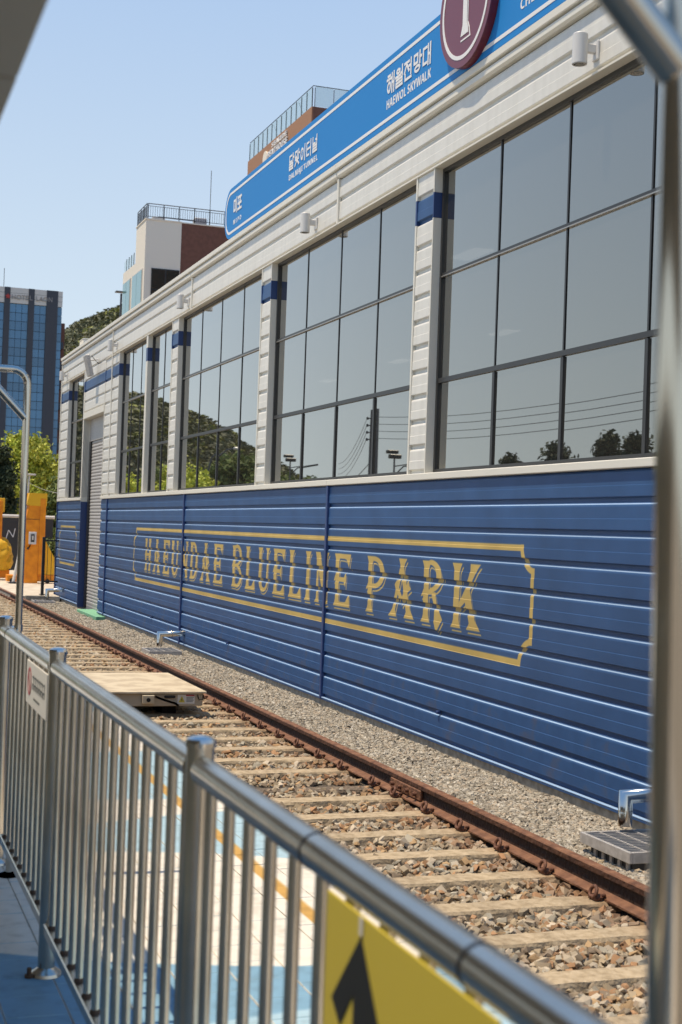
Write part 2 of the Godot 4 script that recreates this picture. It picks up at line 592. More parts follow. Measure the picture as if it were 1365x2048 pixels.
# ---------- ground, gravel ----------
func ground() -> void:
	struct("ground", MB.new().box(Vector3(-1500, -1.0, -1500), Vector3(1500, -0.22, 60)).mesh(), M.earth)
	# ballast bed under the stones, one uneven sheet
	var nz := FastNoiseLite.new()
	nz.seed = 3; nz.frequency = 1.2
	var bed := MB.new()
	var xs := [2.4, 2.7, 3.0, 3.3, 3.6, 3.9, 4.2, 4.45, 4.7, 5.0, 5.2, 5.4]
	var H := func(x: float, z: float) -> float:
		return -0.046 + 0.018 * nz.get_noise_2d(x, z) - (0.02 if x > 4.5 else 0.0)
	var zz := 2.0
	while zz > -60.0:
		var z2 := zz - 0.5
		for i in xs.size() - 1:
			bed.quad_to(Vector3(xs[i], H.call(xs[i], zz), zz), Vector3(xs[i + 1], H.call(xs[i + 1], zz), zz), Vector3(xs[i + 1], H.call(xs[i + 1], z2), z2), Vector3(xs[i], H.call(xs[i], z2), z2), Vector3.UP)
		zz = z2
	var b := struct("ballast_bed", bed.mesh(), M.bed)
	# stones: a few crushed shapes
	var rng := RandomNumberGenerator.new()
	rng.seed = 77
	var shapes: Array[ArrayMesh] = []
	for k in 5:
		shapes.append(stone(rng) if k == 0 else chip(rng))
	var pal := [Color(0.30, 0.245, 0.17), Color(0.36, 0.31, 0.235), Color(0.24, 0.195, 0.14), Color(0.33, 0.23, 0.13), Color(0.42, 0.37, 0.30), Color(0.25, 0.20, 0.15), Color(0.33, 0.31, 0.26), Color(0.30, 0.18, 0.10)]
	var palf := [Color(0.33, 0.29, 0.225), Color(0.40, 0.355, 0.28), Color(0.27, 0.235, 0.18), Color(0.37, 0.30, 0.22), Color(0.46, 0.42, 0.35), Color(0.21, 0.18, 0.14), Color(0.32, 0.29, 0.24)]
	var big: Array = [[], [], [], [], []]
	var bigc: Array = [PackedColorArray(), PackedColorArray(), PackedColorArray(), PackedColorArray(), PackedColorArray()]
	var count := 36000
	for i in count * 5 / 4:
		var t := pow(rng.randf(), 1.6)
		var z := lerpf(-4.4, -40.0, t)
		var x := rng.randf_range(2.45, 4.42) if rng.randf() < 0.9 else rng.randf_range(4.2, 4.6)
		var k := roundf((-7.03 - z) / 0.61)
		var dz: float = absf(z - (-7.03 - 0.61 * k))
		var sz := rng.randf_range(0.016, 0.029) * (1.0 if rng.randf() > 0.1 else 1.35)
		if x < 4.42 and dz < 0.10 + sz * 0.55 and rng.randf() > 0.012: continue
		if absf(x - 4.14) < 0.075 and rng.randf() > 0.05: continue
		var y: float = H.call(x, z) + rng.randf_range(-0.014, 0.030)
		if x > 4.42: y -= 0.0
		var bs := Basis.from_euler(Vector3(rng.randf_range(-0.9, 0.9), rng.randf() * TAU, rng.randf_range(-0.9, 0.9)))
		bs = bs * Basis.from_scale(Vector3(sz * rng.randf_range(0.85, 1.45), sz * rng.randf_range(0.5, 0.9), sz * rng.randf_range(0.7, 1.1)))
		var s := rng.randi() % 5
		big[s].append(Transform3D(bs, Vector3(x, y, z)))
		var cc: Color = pal[rng.randi() % pal.size()]
		if absf(x - 4.14) < 0.3: cc = cc.lerp(Color(0.20, 0.095, 0.045), rng.randf_range(0.1, 0.7))
		bigc[s].append(cc * Color(1.0, 0.95, 0.87) * rng.randf_range(0.82, 1.3))
	var heap := stuff_root("track_ballast", "brown and grey crushed stone filling the track between the sleepers")
	for s in 5:
		scatter(heap, "stones", shapes[s], M.stone, big[s], bigc[s])
	var small: Array = [[], [], [], [], []]
	var smallc: Array = [PackedColorArray(), PackedColorArray(), PackedColorArray(), PackedColorArray(), PackedColorArray()]
	for i in 70000:
		var t := pow(rng.randf(), 1.55)
		var z := lerpf(-5.5, -37.0, t)
		var x := rng.randf_range(4.24, 5.37)
		if z < -36.5 and x > 4.25: continue
		if z < -29.95 and z > -32.7 and x > 5.1: continue
		var sz := rng.randf_range(0.011, 0.019)
		var y: float = H.call(x, z) + rng.randf_range(0.0, 0.014) + 0.008 * sin(z * 7.0 + x * 5.0) + (0.022 if x > 4.5 else 0.0)
		var bs := Basis.from_euler(Vector3(rng.randf_range(-0.6, 0.6), rng.randf() * TAU, rng.randf_range(-0.6, 0.6)))
		bs = bs * Basis.from_scale(Vector3(sz * rng.randf_range(0.8, 1.4), sz * rng.randf_range(0.6, 0.9), sz))
		var s := rng.randi() % 5
		small[s].append(Transform3D(bs, Vector3(x, y, z)))
		smallc[s].append((palf[rng.randi() % palf.size()] as Color) * rng.randf_range(0.8, 1.12))
	var strip := stuff_root("wallside_gravel", "fine pale gravel strip between the track and the blue wall")
	for s in 5:
		scatter(strip, "stones", shapes[s], M.stone, small[s], smallc[s])

func chip(rng: RandomNumberGenerator) -> ArrayMesh:   # a broken block with one corner knocked off
	var p: Array[Vector3] = []
	for k in 8:
		p.append(Vector3((0.8 if k & 1 else -0.8) * rng.randf_range(0.6, 1.25), (0.75 if k & 2 else -0.75) * rng.randf_range(0.55, 1.2), (0.8 if k & 4 else -0.8) * rng.randf_range(0.6, 1.25)))
	var m := MB.new()
	for f in [[0, 1, 3, 2], [5, 4, 6, 7], [4, 0, 2, 6], [1, 5, 7, 3], [2, 3, 7, 6], [4, 5, 1, 0]]:
		var c := (p[f[0]] + p[f[1]] + p[f[2]] + p[f[3]]) / 4.0 * rng.randf_range(0.95, 1.25)
		for j in 4:
			m.tri(p[f[j]], p[f[(j + 1) % 4]], c)
	m.close_from(0)
	m.flat_from(0)
	return m.mesh()

func stone(rng: RandomNumberGenerator) -> ArrayMesh:
	var g := (1.0 + sqrt(5.0)) / 2.0
	var p: Array[Vector3] = []
	for q in [Vector3(-1, g, 0), Vector3(1, g, 0), Vector3(-1, -g, 0), Vector3(1, -g, 0), Vector3(0, -1, g), Vector3(0, 1, g), Vector3(0, -1, -g), Vector3(0, 1, -g), Vector3(g, 0, -1), Vector3(g, 0, 1), Vector3(-g, 0, -1), Vector3(-g, 0, 1)]:
		p.append((q as Vector3).normalized() * rng.randf_range(0.72, 1.25))
	var f := [0, 11, 5, 0, 5, 1, 0, 1, 7, 0, 7, 10, 0, 10, 11, 1, 5, 9, 5, 11, 4, 11, 10, 2, 10, 7, 6, 7, 1, 8, 3, 9, 4, 3, 4, 2, 3, 2, 6, 3, 6, 8, 3, 8, 9, 4, 9, 5, 2, 4, 11, 6, 2, 10, 8, 6, 7, 9, 8, 1]
	var m := MB.new()
	for i in range(0, f.size(), 3):
		m.tri(p[f[i]], p[f[i + 1]], p[f[i + 2]])
	m.close_from(0)
	m.flat_from(0)
	return m.mesh()

# ---------- platform ----------
func platform() -> void:
	# paint plan seen from above: x from -2.4 to 2.4, z from -24 to 0
	var white := Color(0.70, 0.64, 0.54).linear_to_srgb()
	var blue := Color(0.345, 0.49, 0.55).linear_to_srgb()
	var gold := Color(0.52, 0.30, 0.07).linear_to_srgb()
	var deep := Color(0.18, 0.325, 0.43).linear_to_srgb()
	var P := Print.new(480, 1600, white)
	var px := func(x: float, z: float) -> Vector2: return Vector2((x + 2.4) / 4.8 * 480.0, (z + 24.0) / 24.0 * 1600.0)
	var bandp := func(z0: float, z1: float, k0: float, k1: float, ph: float, c: Color) -> void:
		var a := PackedVector2Array()
		for i in 25:
			var x := -2.4 + 4.8 * i / 24.0
			a.append(px.call(x, z0 + k0 * (x - 0.7) + 0.16 * sin(x * 1.6 + ph)))
		for i in 25:
			var x := 2.4 - 4.8 * i / 24.0
			a.append(px.call(x, z1 + k1 * (x - 0.7) + 0.16 * sin(x * 1.6 + ph + 0.9)))
		P.fill(a, c)
	bandp.call(-5.55, -2.9, 0.48, 0.3, 0.2, blue)
	bandp.call(-7.6, -7.1, -0.1, 0.35, 1.1, blue)
	bandp.call(-10.4, -8.6, 0.25, 0.35, 0.0, blue)
	bandp.call(-14.0, -12.4, -0.2, 0.2, 0.8, blue)
	bandp.call(-19.0, -16.4, 0.2, -0.2, 2.0, blue)
	bandp.call(-2.2, -1.0, 0.2, 0.1, 2.0, blue)
	bandp.call(-5.55, -4.6, 0.48, 0.1, 0.2, deep)
	var gb := PackedVector2Array([px.call(1.90, -24.0), px.call(1.965, -24.0), px.call(1.965, 0.0), px.call(1.90, 0.0)])
	P.fill(gb, gold)
	var m := mat("floor_paint", Color.WHITE, 0.75)
	m.albedo_texture = P.texture()
	m.uv1_triplanar = true
	m.uv1_world_triplanar = true
	m.uv1_scale = Vector3(1 / 4.8, 1.0, 1 / 24.0)
	m.uv1_offset = Vector3(0.5, 0, 0)
	m.uv1_triplanar_sharpness = 8.0
	m.detail_enabled = true
	m.detail_blend_mode = BaseMaterial3D.BLEND_MODE_MUL
	m.detail_uv_layer = BaseMaterial3D.DETAIL_UV_2
	m.detail_albedo = noise_tex(512, 0.02, [[0.12, Color(0.80, 0.785, 0.76)], [0.4, Color(0.95, 0.945, 0.94)], [0.7, Color(1, 1, 1)]], 6, 33)
	m.uv2_triplanar = true
	m.uv2_world_triplanar = true
	m.uv2_scale = Vector3.ONE * 0.7
	var root := thing("station_platform", "low platform paved in white and sky blue wave paint with a gold line", "platform", Vector3(1.0, 0.0, -8.0))
	part(root, "slab", MB.new().box(Vector3(-7, -0.3, -26), Vector3(2.42, 0.325, 6)).mesh(), M.joint_sand)
	var edge := part(root, "edge_stone", MB.new().box(Vector3(2.30, 0.326, -26), Vector3(2.45, 0.383, 6), 0.012).mesh(), M.concrete)
	# pavers in running bond, 210 mm: those that show largest one by one, the rest as one sheet of blocks
	var one := MB.new().box(Vector3(-0.1038, -0.05, -0.1038), Vector3(0.1038, 0.0, 0.1038), 0.003).mesh()
	var rest := MB.new()
	var rng := RandomNumberGenerator.new()
	rng.seed = 5
	for i in range(-22, 11):
		var x := 0.035 + i * 0.21
		if x > 2.22: continue
		for j in range(-20, 115):
			var z := -0.105 - j * 0.21 + (0.105 if i % 2 else 0.0)
			var y := 0.38 + rng.randf_range(-0.0012, 0.0012)
			if x > 0.2 and x < 1.75 and z < -3.9 and z > -7.7:
				part(root, "paver", one, m, Vector3(x, y, z))
			elif x > -1.0 and z < -2.0:
				rest.box(Vector3(x - 0.103, y - 0.05, z - 0.1035), Vector3(x + 0.103, y, z + 0.1035))
	rest.box(Vector3(-4.6, 0.326, -2.05), Vector3(2.29, 0.379, 4.0))
	rest.box(Vector3(-4.6, 0.326, -24.0), Vector3(-1.1, 0.379, -2.1))
	var r := part(root, "paving", rest.mesh(), m)
	r.set_meta("kind", "stuff")
	# canopy over the waiting area
	var can := thing("platform_canopy", "beige panelled canopy roof over the waiting area, cut off at the top left", "canopy", Vector3(-1.5, 0.38, -3))
	for k in 5:
		var za := -1.97 + 3.15 * (2 - k) - 3.144
		part(can, "soffit_panel", MB.new().box(Vector3(-3.2, 2.6, za), Vector3(0.203, 2.63, za + 3.138), 0.003).mesh(), M.canopy)
		part(can, "edge_beam", MB.new().box(Vector3(0.150, 2.631, za), Vector3(0.200, 2.67, za + 3.138), 0.004).mesh(), M.canopy_edge)
	part(can, "roof_sheet", MB.new().box(Vector3(-3.2, 2.64, -11.4), Vector3(0.149, 2.668, 4.2)).mesh(), M.canopy)
	for z in [-8.6, -2.6, 3.4]:
		part(can, "column", MB.new().box(Vector3(-2.9, 0.38, z - 0.08), Vector3(-2.74, 2.599, z + 0.08), 0.01).mesh(), M.white_trim)
	# unseen back wall, added to give the bright steel something warm to mirror
	var bw := thing("added_back_wall", "grey-brown boarded wall added out of view for the steel railing to reflect", "wall", Vector3(-3.3, 0.38, -3))
	for k in 18:
		var z := 4.0 - k * 0.86
		part(bw, "board", MB.new().box(Vector3(-3.32, 0.39, z - 0.85), Vector3(-3.26, 2.1, z), 0.006).mesh(), M.added_wall_board)
	part(bw, "rail", MB.new().box(Vector3(-3.258, 1.25, -11.4), Vector3(-3.22, 1.33, 4.0), 0.006).mesh(), M.white_trim)

# ---------- the shed ----------
const WX := 5.35
const GX := 5.45

func panel_mesh(z0: float, z1: float, y0: float, y1: float, uv_rect := Rect2(), ledge_apart := false) -> ArrayMesh:
	# one course of cladding: ledge, flat face with a faint crease, undercut at the foot
	var h := y1 - y0
	var pr := [Vector2(0.024, y1 + 0.001), Vector2(0.0195, y1 - 0.0015), Vector2(0.010, y1 - 0.0095), Vector2(0.0055, y1 - 0.014), Vector2(0.0015, y1 - 0.022), Vector2(0.0, y1 - 0.03)]
	if h > 0.16:
		pr += [Vector2(0.0, y0 + h * 0.52), Vector2(-0.0035, y0 + h * 0.505)]
	pr += [Vector2(-0.0035, y0 + 0.046), Vector2(-0.001, y0 + 0.041), Vector2(0.024, y0 + 0.034), Vector2(0.024, y0 + 0.001)]
	var m := MB.new()
	for i in range(3 if ledge_apart else 0, pr.size() - 1):
		var p: Vector2 = pr[i]
		var q: Vector2 = pr[i + 1]
		var i0 := m.v.size()
		var hint := Vector3(-(p.y - q.y) - 1e-4, q.x - p.x if false else (p.x - q.x) * -1.0 * -1.0, 0)
		hint = Vector3(-(p.y - q.y), (p.x - q.x), 0)
		m.quad_to(Vector3(WX + p.x, p.y, z0), Vector3(WX + p.x, p.y, z1), Vector3(WX + q.x, q.y, z1), Vector3(WX + q.x, q.y, z0), hint)
		if uv_rect.size.x > 0:
			for k in range(i0, m.v.size()):
				m.u[k] = Vector2((m.v[k].z - uv_rect.position.x) / uv_rect.size.x, 1.0 - (m.v[k].y - uv_rect.position.y) / uv_rect.size.y)
	return m.mesh()

func ledge_mesh(z0: float, z1: float, y1: float, uv_rect := Rect2()) -> ArrayMesh:   # upper edge of a course, its highlight painted pale
	var m := MB.new()
	var pr := [Vector2(0.024, y1 + 0.001), Vector2(0.0195, y1 - 0.0015), Vector2(0.010, y1 - 0.0095), Vector2(0.0055, y1 - 0.014)]
	for i in 3:
		var p: Vector2 = pr[i]
		var q: Vector2 = pr[i + 1]
		m.quad_to(Vector3(WX + p.x, p.y, z0), Vector3(WX + p.x, p.y, z1), Vector3(WX + q.x, q.y, z1), Vector3(WX + q.x, q.y, z0), Vector3(-(p.y - q.y), p.x - q.x, 0))
	if uv_rect.size.x > 0:
		for k in m.v.size():
			m.u[k] = Vector2((m.v[k].z - uv_rect.position.x) / uv_rect.size.x, 1.0 - (m.v[k].y - uv_rect.position.y) / uv_rect.size.y)
	return m.mesh()

# every glyph is a list of polygons in a cell of the given width (metres) and height 1
func stem(xc: float, t: float, f: float, y0 := 0.0, y1 := 1.0) -> PackedVector2Array:
	return pv([xc - f, y0, xc + f, y0, xc + t * 0.62, y0 + 0.075, xc + t / 2, y0 + 0.13, xc + t / 2, y1 - 0.13, xc + t * 0.62, y1 - 0.075, xc + f, y1, xc - f, y1, xc - t * 0.62, y1 - 0.075, xc - t / 2, y1 - 0.13, xc - t / 2, y0 + 0.13, xc - t * 0.62, y0 + 0.075])

func spur(x: float, y: float, s: float) -> PackedVector2Array:
	return pv([x + s * 0.07, y + 0.07, x - s * 0.01, y + 0.06, x - s * 0.035, y, x - s * 0.06, y - 0.065, x + s * 0.03, y - 0.03, x + s * 0.07, y - 0.07])

func glyph(ch: String, w: float) -> Array:
	var t := 0.125
	var f := 0.112
	var L := f
	match ch:
		"I":
			return [stem(w / 2, t, f)]
		"H":
			return [stem(L, t, f), stem(w - L, t, f), pv([L, 0.46, w - L, 0.46, w - L, 0.55, L, 0.55]), spur(L - t / 2, 0.52, 1.0), spur(w - L + t / 2, 0.52, -1.0)]
		"L":
			return [stem(L, t, f), pv([L, 0.0, w, 0.0, w - 0.05, 0.27, w - 0.09, 0.20, w - 0.16, 0.10, w - 0.24, 0.085, L, 0.085])]
		"E":
			return [stem(L, t, f), pv([L, 0.0, w, 0.0, w - 0.045, 0.27, w - 0.085, 0.19, w - 0.15, 0.10, w - 0.22, 0.085, L, 0.085]), pv([L, 1.0, w, 1.0, w - 0.045, 0.74, w - 0.085, 0.82, w - 0.15, 0.895, w - 0.22, 0.91, L, 0.91]),
				pv([L, 0.47, w - 0.22, 0.47, w - 0.15, 0.37, w - 0.14, 0.52, w - 0.15, 0.66, w - 0.22, 0.555, L, 0.555]), spur(L - t / 2, 0.53, 1.0)]
		"U":
			return [pv([L - f, 1.0, L + f, 1.0, L + t * 0.62, 0.925, L + t / 2, 0.87, L + t / 2, 0.25, L - t / 2, 0.25, L - t / 2, 0.87, L - t * 0.62, 0.925]),
				pv([w - 0.19, 1.0, w, 1.0, w - 0.055, 0.92, w - 0.065, 0.87, w - 0.065, 0.25, w - 0.135, 0.25, w - 0.135, 0.87, w - 0.145, 0.92]),
				band(arc((L - t / 2 + w - 0.065) / 2, 0.26, (w - 0.065 - L + t / 2) / 2, 0.26, 180, 360), arc((L + t / 2 + w - 0.135) / 2, 0.26, (w - 0.135 - L - t / 2) / 2, 0.16, 180, 360))]
		"N":
			return [stem(0.09, 0.07, 0.09), stem(w - 0.09, 0.07, 0.09), pv([0.0, 1.0, 0.17, 1.0, w - 0.05, 0.14, w - 0.05, -0.02, w - 0.13, 0.0, 0.07, 0.78])]
		"D":
			return [stem(L, t, f), pv([L, 0.0, w * 0.5, 0.0, w * 0.5, 0.09, L, 0.09]), pv([L, 0.91, w * 0.5, 0.91, w * 0.5, 1.0, L, 1.0]), band(arc(w * 0.48, 0.5, w * 0.52, 0.5, -90, 90, 16), arc(w * 0.46, 0.5, w * 0.52 - t * 0.92, 0.41, -90, 90, 16))]
		"B":
			return [stem(L, t, f), pv([L, 0.0, w * 0.5, 0.0, w * 0.5, 0.085, L, 0.085]), pv([L, 0.93, w * 0.45, 0.93, w * 0.45, 1.02, L, 1.0]), pv([L, 0.47, w * 0.5, 0.49, w * 0.5, 0.56, L, 0.55]),
				band(arc(w * 0.42, 0.765, w * 0.53, 0.265, -90, 90, 14), arc(w * 0.42, 0.755, w * 0.53 - 0.11, 0.185, -90, 90, 14)), band(arc(w * 0.45, 0.26, w * 0.55, 0.28, -90, 90, 14), arc(w * 0.45, 0.27, w * 0.55 - 0.12, 0.20, -90, 90, 14)), spur(L - t / 2, 0.53, 1.0)]
		"P":
			return [stem(L, t, f), pv([0.0, 1.0, w * 0.45, 1.0, w * 0.45, 0.915, L, 0.915]), pv([L, 0.43, w * 0.45, 0.43, w * 0.45, 0.515, L, 0.515]), band(arc(w * 0.42, 0.715, w * 0.58, 0.285, -90, 90, 16), arc(w * 0.42, 0.715, w * 0.58 - 0.125, 0.20, -90, 90, 16)), spur(L - t / 2, 0.46, 1.0)]
		"R":
			return [stem(L, t, f), pv([L, 0.935, w * 0.4, 0.935, w * 0.4, 1.02, L, 0.98]), pv([L, 0.45, w * 0.5, 0.46, w * 0.5, 0.54, L, 0.535]), band(arc(w * 0.38, 0.755, w * 0.55, 0.265, -90, 90, 16), arc(w * 0.38, 0.75, w * 0.55 - 0.125, 0.185, -90, 90, 16)),
				pv([w * 0.46, 0.50, w * 0.66, 0.50, w * 0.76, 0.28, w, 0.08, w * 0.74, -0.14, w * 0.62, 0.02, w * 0.62, 0.28]), spur(L - t / 2, 0.47, 1.0)]
		"K":
			return [stem(L, t, f), pv([w - 0.22, 1.0, w, 1.0, w - 0.06, 0.93, w - 0.16, 0.76, w - 0.22, 0.60, w - 0.30, 0.42, L + t / 2, 0.28, L + t / 2, 0.40, w - 0.33, 0.60, w - 0.25, 0.80, w - 0.22, 0.90]),
				pv([w - 0.36, 0.56, w - 0.22, 0.60, w - 0.10, 0.16, w + 0.03, 0.0, w - 0.27, 0.0, w - 0.22, 0.10])]
		"A":
			var c := w * 0.5
			return [pv([c - 0.10, 1.0, c + 0.12, 1.0, c + 0.06, 0.9, c + 0.055, 0.84, w - 0.115, 0.15, w, 0.0, w - 0.27, 0.0, w - 0.225, 0.11, c - 0.03, 0.76, c - 0.06, 0.9]),
				pv([c - 0.06, 0.84, 0.11, 0.14, 0.0, 0.0, 0.23, 0.0, 0.185, 0.12, c - 0.005, 0.78]),
				pv([c - 0.20, 0.55, c - 0.13, 0.64, c - 0.10, 0.55, c + 0.02, 0.36, c + 0.10, 0.50, c + 0.17, 0.66, c + 0.20, 0.55, c + 0.25, 0.50, c + 0.17, 0.44, c + 0.12, 0.38, c + 0.02, 0.20, c - 0.08, 0.36, c - 0.15, 0.42])]
	return []

func wall_print(z0: float, z1: float, wpx: int) -> ImageTexture:
	# paint on the blue cladding between y 0.815 and 2.065
	var ya := 0.815
	var yb := 2.07
	var sx := wpx / (z1 - z0)
	var hpx := int(round((yb - ya) * sx * 0.75))
	var sy := hpx / (yb - ya)
	var base := C_BLUE.linear_to_srgb()
	var gold := C_GOLD.linear_to_srgb()
	var P := Print.new(wpx, hpx, base)
	var put := func(poly: PackedVector2Array, c: Color, dx: float, dy: float) -> void:
		var q := PackedVector2Array()
		for p in poly: q.append(Vector2((p.x + dx - z0) * sx, (yb - p.y - dy) * sy))
		P.fill(q, c)
	var text := [["H", 26.19, 0.55], ["A", 25.46, 0.65], ["E", 24.60, 0.52], ["U", 23.95, 0.55], ["N", 23.25, 0.55], ["D", 22.56, 0.52], ["A", 21.86, 0.67], ["E", 21.01, 0.55], ["B", 19.93, 0.55], ["L", 19.20, 0.50], ["U", 18.57, 0.55], ["E", 17.86, 0.53], ["L", 17.16, 0.53], ["I", 16.50, 0.24], ["N", 16.10, 0.50], ["E", 15.41, 0.55], ["P", 14.34, 0.53], ["A", 13.67, 0.70], ["R", 12.80, 0.52], ["K", 12.08, 0.62]]
	for pass_no in 3:
		for e in text:
			if -e[1] > z1 + 0.1 or -e[1] + e[2] < z0 - 0.1: continue
			for g in glyph(e[0], e[2]):
				var q := PackedVector2Array()
				for p in g: q.append(Vector2(-e[1] + p.x, 1.157 + p.y * 0.594))
				if pass_no == 0: put.call(q, gold, 0.036, -0.034)
				elif pass_no == 1: put.call(q, base, 0.022, -0.020)
				else: put.call(q, gold, 0.0, 0.0)
	# the bordered panel with hollowed corners
	var frames := [[-27.27, -10.43, 1.945, 0.935, 0.055, 0.06, 0.205, 0.19], [-37.25, -34.42, 1.915, 0.935, 0.052, 0.05, 0.2, 0.19]]
	for fr in frames:
		if fr[0] > z1 or fr[1] < z0: continue
		var a: float = fr[0]; var b: float = fr[1]; var T: float = fr[2]; var B: float = fr[3]; var th: float = fr[4]; var tv: float = fr[5]; var cx: float = fr[6]; var cy: float = fr[7]
		put.call(pv([a + cx, T, b - cx, T, b - cx, T - th, a + cx, T - th]), gold, 0, 0)
		put.call(pv([a + cx, B, b - cx, B, b - cx, B + th, a + cx, B + th]), gold, 0, 0)
		put.call(pv([a, B + cy, a + tv, B + cy, a + tv, T - cy, a, T - cy]), gold, 0, 0)
		put.call(pv([b - tv, B + cy, b, B + cy, b, T - cy, b - tv, T - cy]), gold, 0, 0)
		var ry: float = cy
		put.call(band(arc(b, T, cx, ry, 180, 270), arc(b + 0.0, T, cx + tv, ry + th, 180, 270)), gold, 0, 0)
		put.call(band(arc(b, B, cx, ry, 90, 180), arc(b, B, cx + tv, ry + th, 90, 180)), gold, 0, 0)
		put.call(band(arc(a, T, cx, ry, 270, 360), arc(a, T, cx + tv, ry + th, 270, 360)), gold, 0, 0)
		put.call(band(arc(a, B, cx, ry, 0, 90), arc(a, B, cx + tv, ry + th, 0, 90)), gold, 0, 0)
	return P.texture()

func hall() -> void:
	var root := thing("train_shed", "long shed clad in white and blue metal courses with tall window bays", "building", Vector3(WX, 0, -20))
	var Z_NEAR := -4.2
	var Z_FAR := -37.75
	# what stands behind the cladding, so that light enters by the windows only
	var core := MB.new()
	core.box(Vector3(5.375, -0.2, Z_FAR), Vector3(5.52, 2.54, -33.9)).box(Vector3(5.375, -0.2, -31.13), Vector3(5.52, 2.54, Z_NEAR))
	core.box(Vector3(5.375, 5.603, Z_FAR), Vector3(5.52, 6.24, Z_NEAR)).box(Vector3(5.375, 4.46, -33.86), Vector3(5.52, 5.602, -31.16))
	var bays := [[-36.46, -34.0, 3], [-29.49, -26.70, 3], [-26.55, -24.49, 2], [-23.97, -18.86, 4], [-18.38, -13.27, 4], [-12.80, -7.68, 4]]
	var piers := [[Z_FAR, -36.46], [-34.0, -33.88], [-31.15, -29.49], [-26.70, -26.55], [-24.49, -23.97], [-18.86, -18.38], [-13.27, -12.80], [-7.68, Z_NEAR]]
	for p in piers:
		if p[1] - p[0] > 0.3:
			core.box(Vector3(5.375, 2.541, p[0] + 0.004), Vector3(5.52, 5.602, p[1] - 0.004))
	part(root, "core_wall", core.mesh(), M.core)
	var rm := MB.new()
	rm.box(Vector3(5.521, 6.0, Z_FAR), Vector3(15.0, 6.12, Z_NEAR)).box(Vector3(14.8, -0.2, Z_FAR), Vector3(15.0, 6.0, Z_NEAR)).box(Vector3(5.521, -0.2, Z_FAR - 0.15), Vector3(15.0, 6.12, Z_FAR)).box(Vector3(5.521, -0.2, Z_NEAR), Vector3(15.0, 6.12, Z_NEAR + 0.15))
	part(root, "inner_shell", rm.mesh(), M.inside)
	part(root, "floor", MB.new().box(Vector3(5.521, -0.2, Z_FAR), Vector3(14.8, 0.12, Z_NEAR)).mesh(), M.inside_floor)
	part(root, "plinth", MB.new().box(Vector3(5.36, -0.3, Z_FAR), Vector3(5.374, 0.07, -33.9)).box(Vector3(5.36, -0.3, -31.13), Vector3(5.374, 0.07, Z_NEAR)).mesh(), M.concrete)
	# blue courses, in sections between the cover strips
	var joints := [Z_FAR + 0.03, -33.88, -31.15, -30.33, -23.07, -15.70, Z_NEAR]
	for s in joints.size() - 1:
		if s == 1: continue
		var za: float = joints[s]
		var zb: float = joints[s + 1]
		var printed := s != 2
		var pm: StandardMaterial3D = M.blue_panel
		if printed:
			pm = mat("blue_print_%d" % s, Color.WHITE, 0.42, 0.0, 0.34)
			pm.albedo_texture = wall_print(za, zb, 700 if s == 0 else 2048)
		var lm: StandardMaterial3D
		if printed:
			pm.detail_enabled = true
			pm.detail_blend_mode = BaseMaterial3D.BLEND_MODE_MUL
			pm.detail_uv_layer = BaseMaterial3D.DETAIL_UV_2
			pm.detail_albedo = M.fade
			pm.uv2_triplanar = true
			pm.uv2_world_triplanar = true
			pm.uv2_scale = Vector3(0.35, 0.35, 0.35)
			lm = mat("ledge_highlight_%d" % s, Color.WHITE, 0.5)  # print with the painted highlight laid over it
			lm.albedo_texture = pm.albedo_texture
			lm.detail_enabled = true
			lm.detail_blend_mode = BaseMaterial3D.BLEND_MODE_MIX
			lm.detail_albedo = M.highlight_tint
		for k in 10:
			var y1 := 2.53 - k * 0.2455
			var y0 := y1 - 0.2455
			if k == 9: y0 = 0.075
			var wp: MeshInstance3D
			if printed and k >= 2 and k <= 6:
				wp = part(root, "wall_panel", panel_mesh(za, zb, y0, y1, Rect2(za, 0.815, zb - za, 1.255), true), pm)
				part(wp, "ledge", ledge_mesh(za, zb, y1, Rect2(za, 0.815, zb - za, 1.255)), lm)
				continue
			else:
				wp = part(root, "wall_panel", panel_mesh(za, zb, y0, y1, Rect2(), true), M.blue_panel if k < 8 else M.blue_splashed)
			part(wp, "ledge", ledge_mesh(za, zb, y1), M.ledge_highlight if k else M.blue_panel)
	for z in [-30.33, -23.07, -15.70]:
		part(root, "cover_strip", MB.new().box(Vector3(5.322, 0.05, z - 0.03), Vector3(5.372, 2.53, z + 0.03), 0.006).mesh(), M.blue_trim)
	part(root, "corner_strip", MB.new().box(Vector3(5.325, 0.05, Z_FAR - 0.03), Vector3(5.372, 2.53, Z_FAR + 0.03), 0.006).mesh(), M.blue_trim)
	part(root, "base_trim", MB.new().box(Vector3(5.335, 0.045, Z_FAR), Vector3(5.373, 0.066, -33.9), 0.004).box(Vector3(5.335, 0.045, -31.13), Vector3(5.373, 0.066, Z_NEAR), 0.004).mesh(), M.blue_panel)
	part(root, "base_edge", MB.new().box(Vector3(5.333, 0.0665, Z_FAR), Vector3(5.373, 0.076, -33.9), 0.003).box(Vector3(5.333, 0.0665, -31.13), Vector3(5.373, 0.076, Z_NEAR), 0.003).mesh(), M.ledge_highlight)  # bright line of the bottom edge, painted as a pale strip
	# white courses on the piers, the blue course at 5.10 to 5.35
	for p in piers:
		var a: float = p[0]
		var b: float = p[1]
		if b - a < 0.3:
			part(root, "window_post", MB.new().box(Vector3(5.335, 2.60, a), Vector3(5.47, 5.099, b), 0.004).box(Vector3(5.335, 5.351, a), Vector3(5.47, 5.60, b), 0.004).mesh(), M.white_trim)
			part(root, "window_post", MB.new().box(Vector3(5.335, 5.10, a), Vector3(5.47, 5.35, b), 0.004).mesh(), M.blue_trim)
			continue
		var cuts := [a]
		if a < -30.33 and b > -30.33: cuts.append(-30.33)
		cuts.append(b)
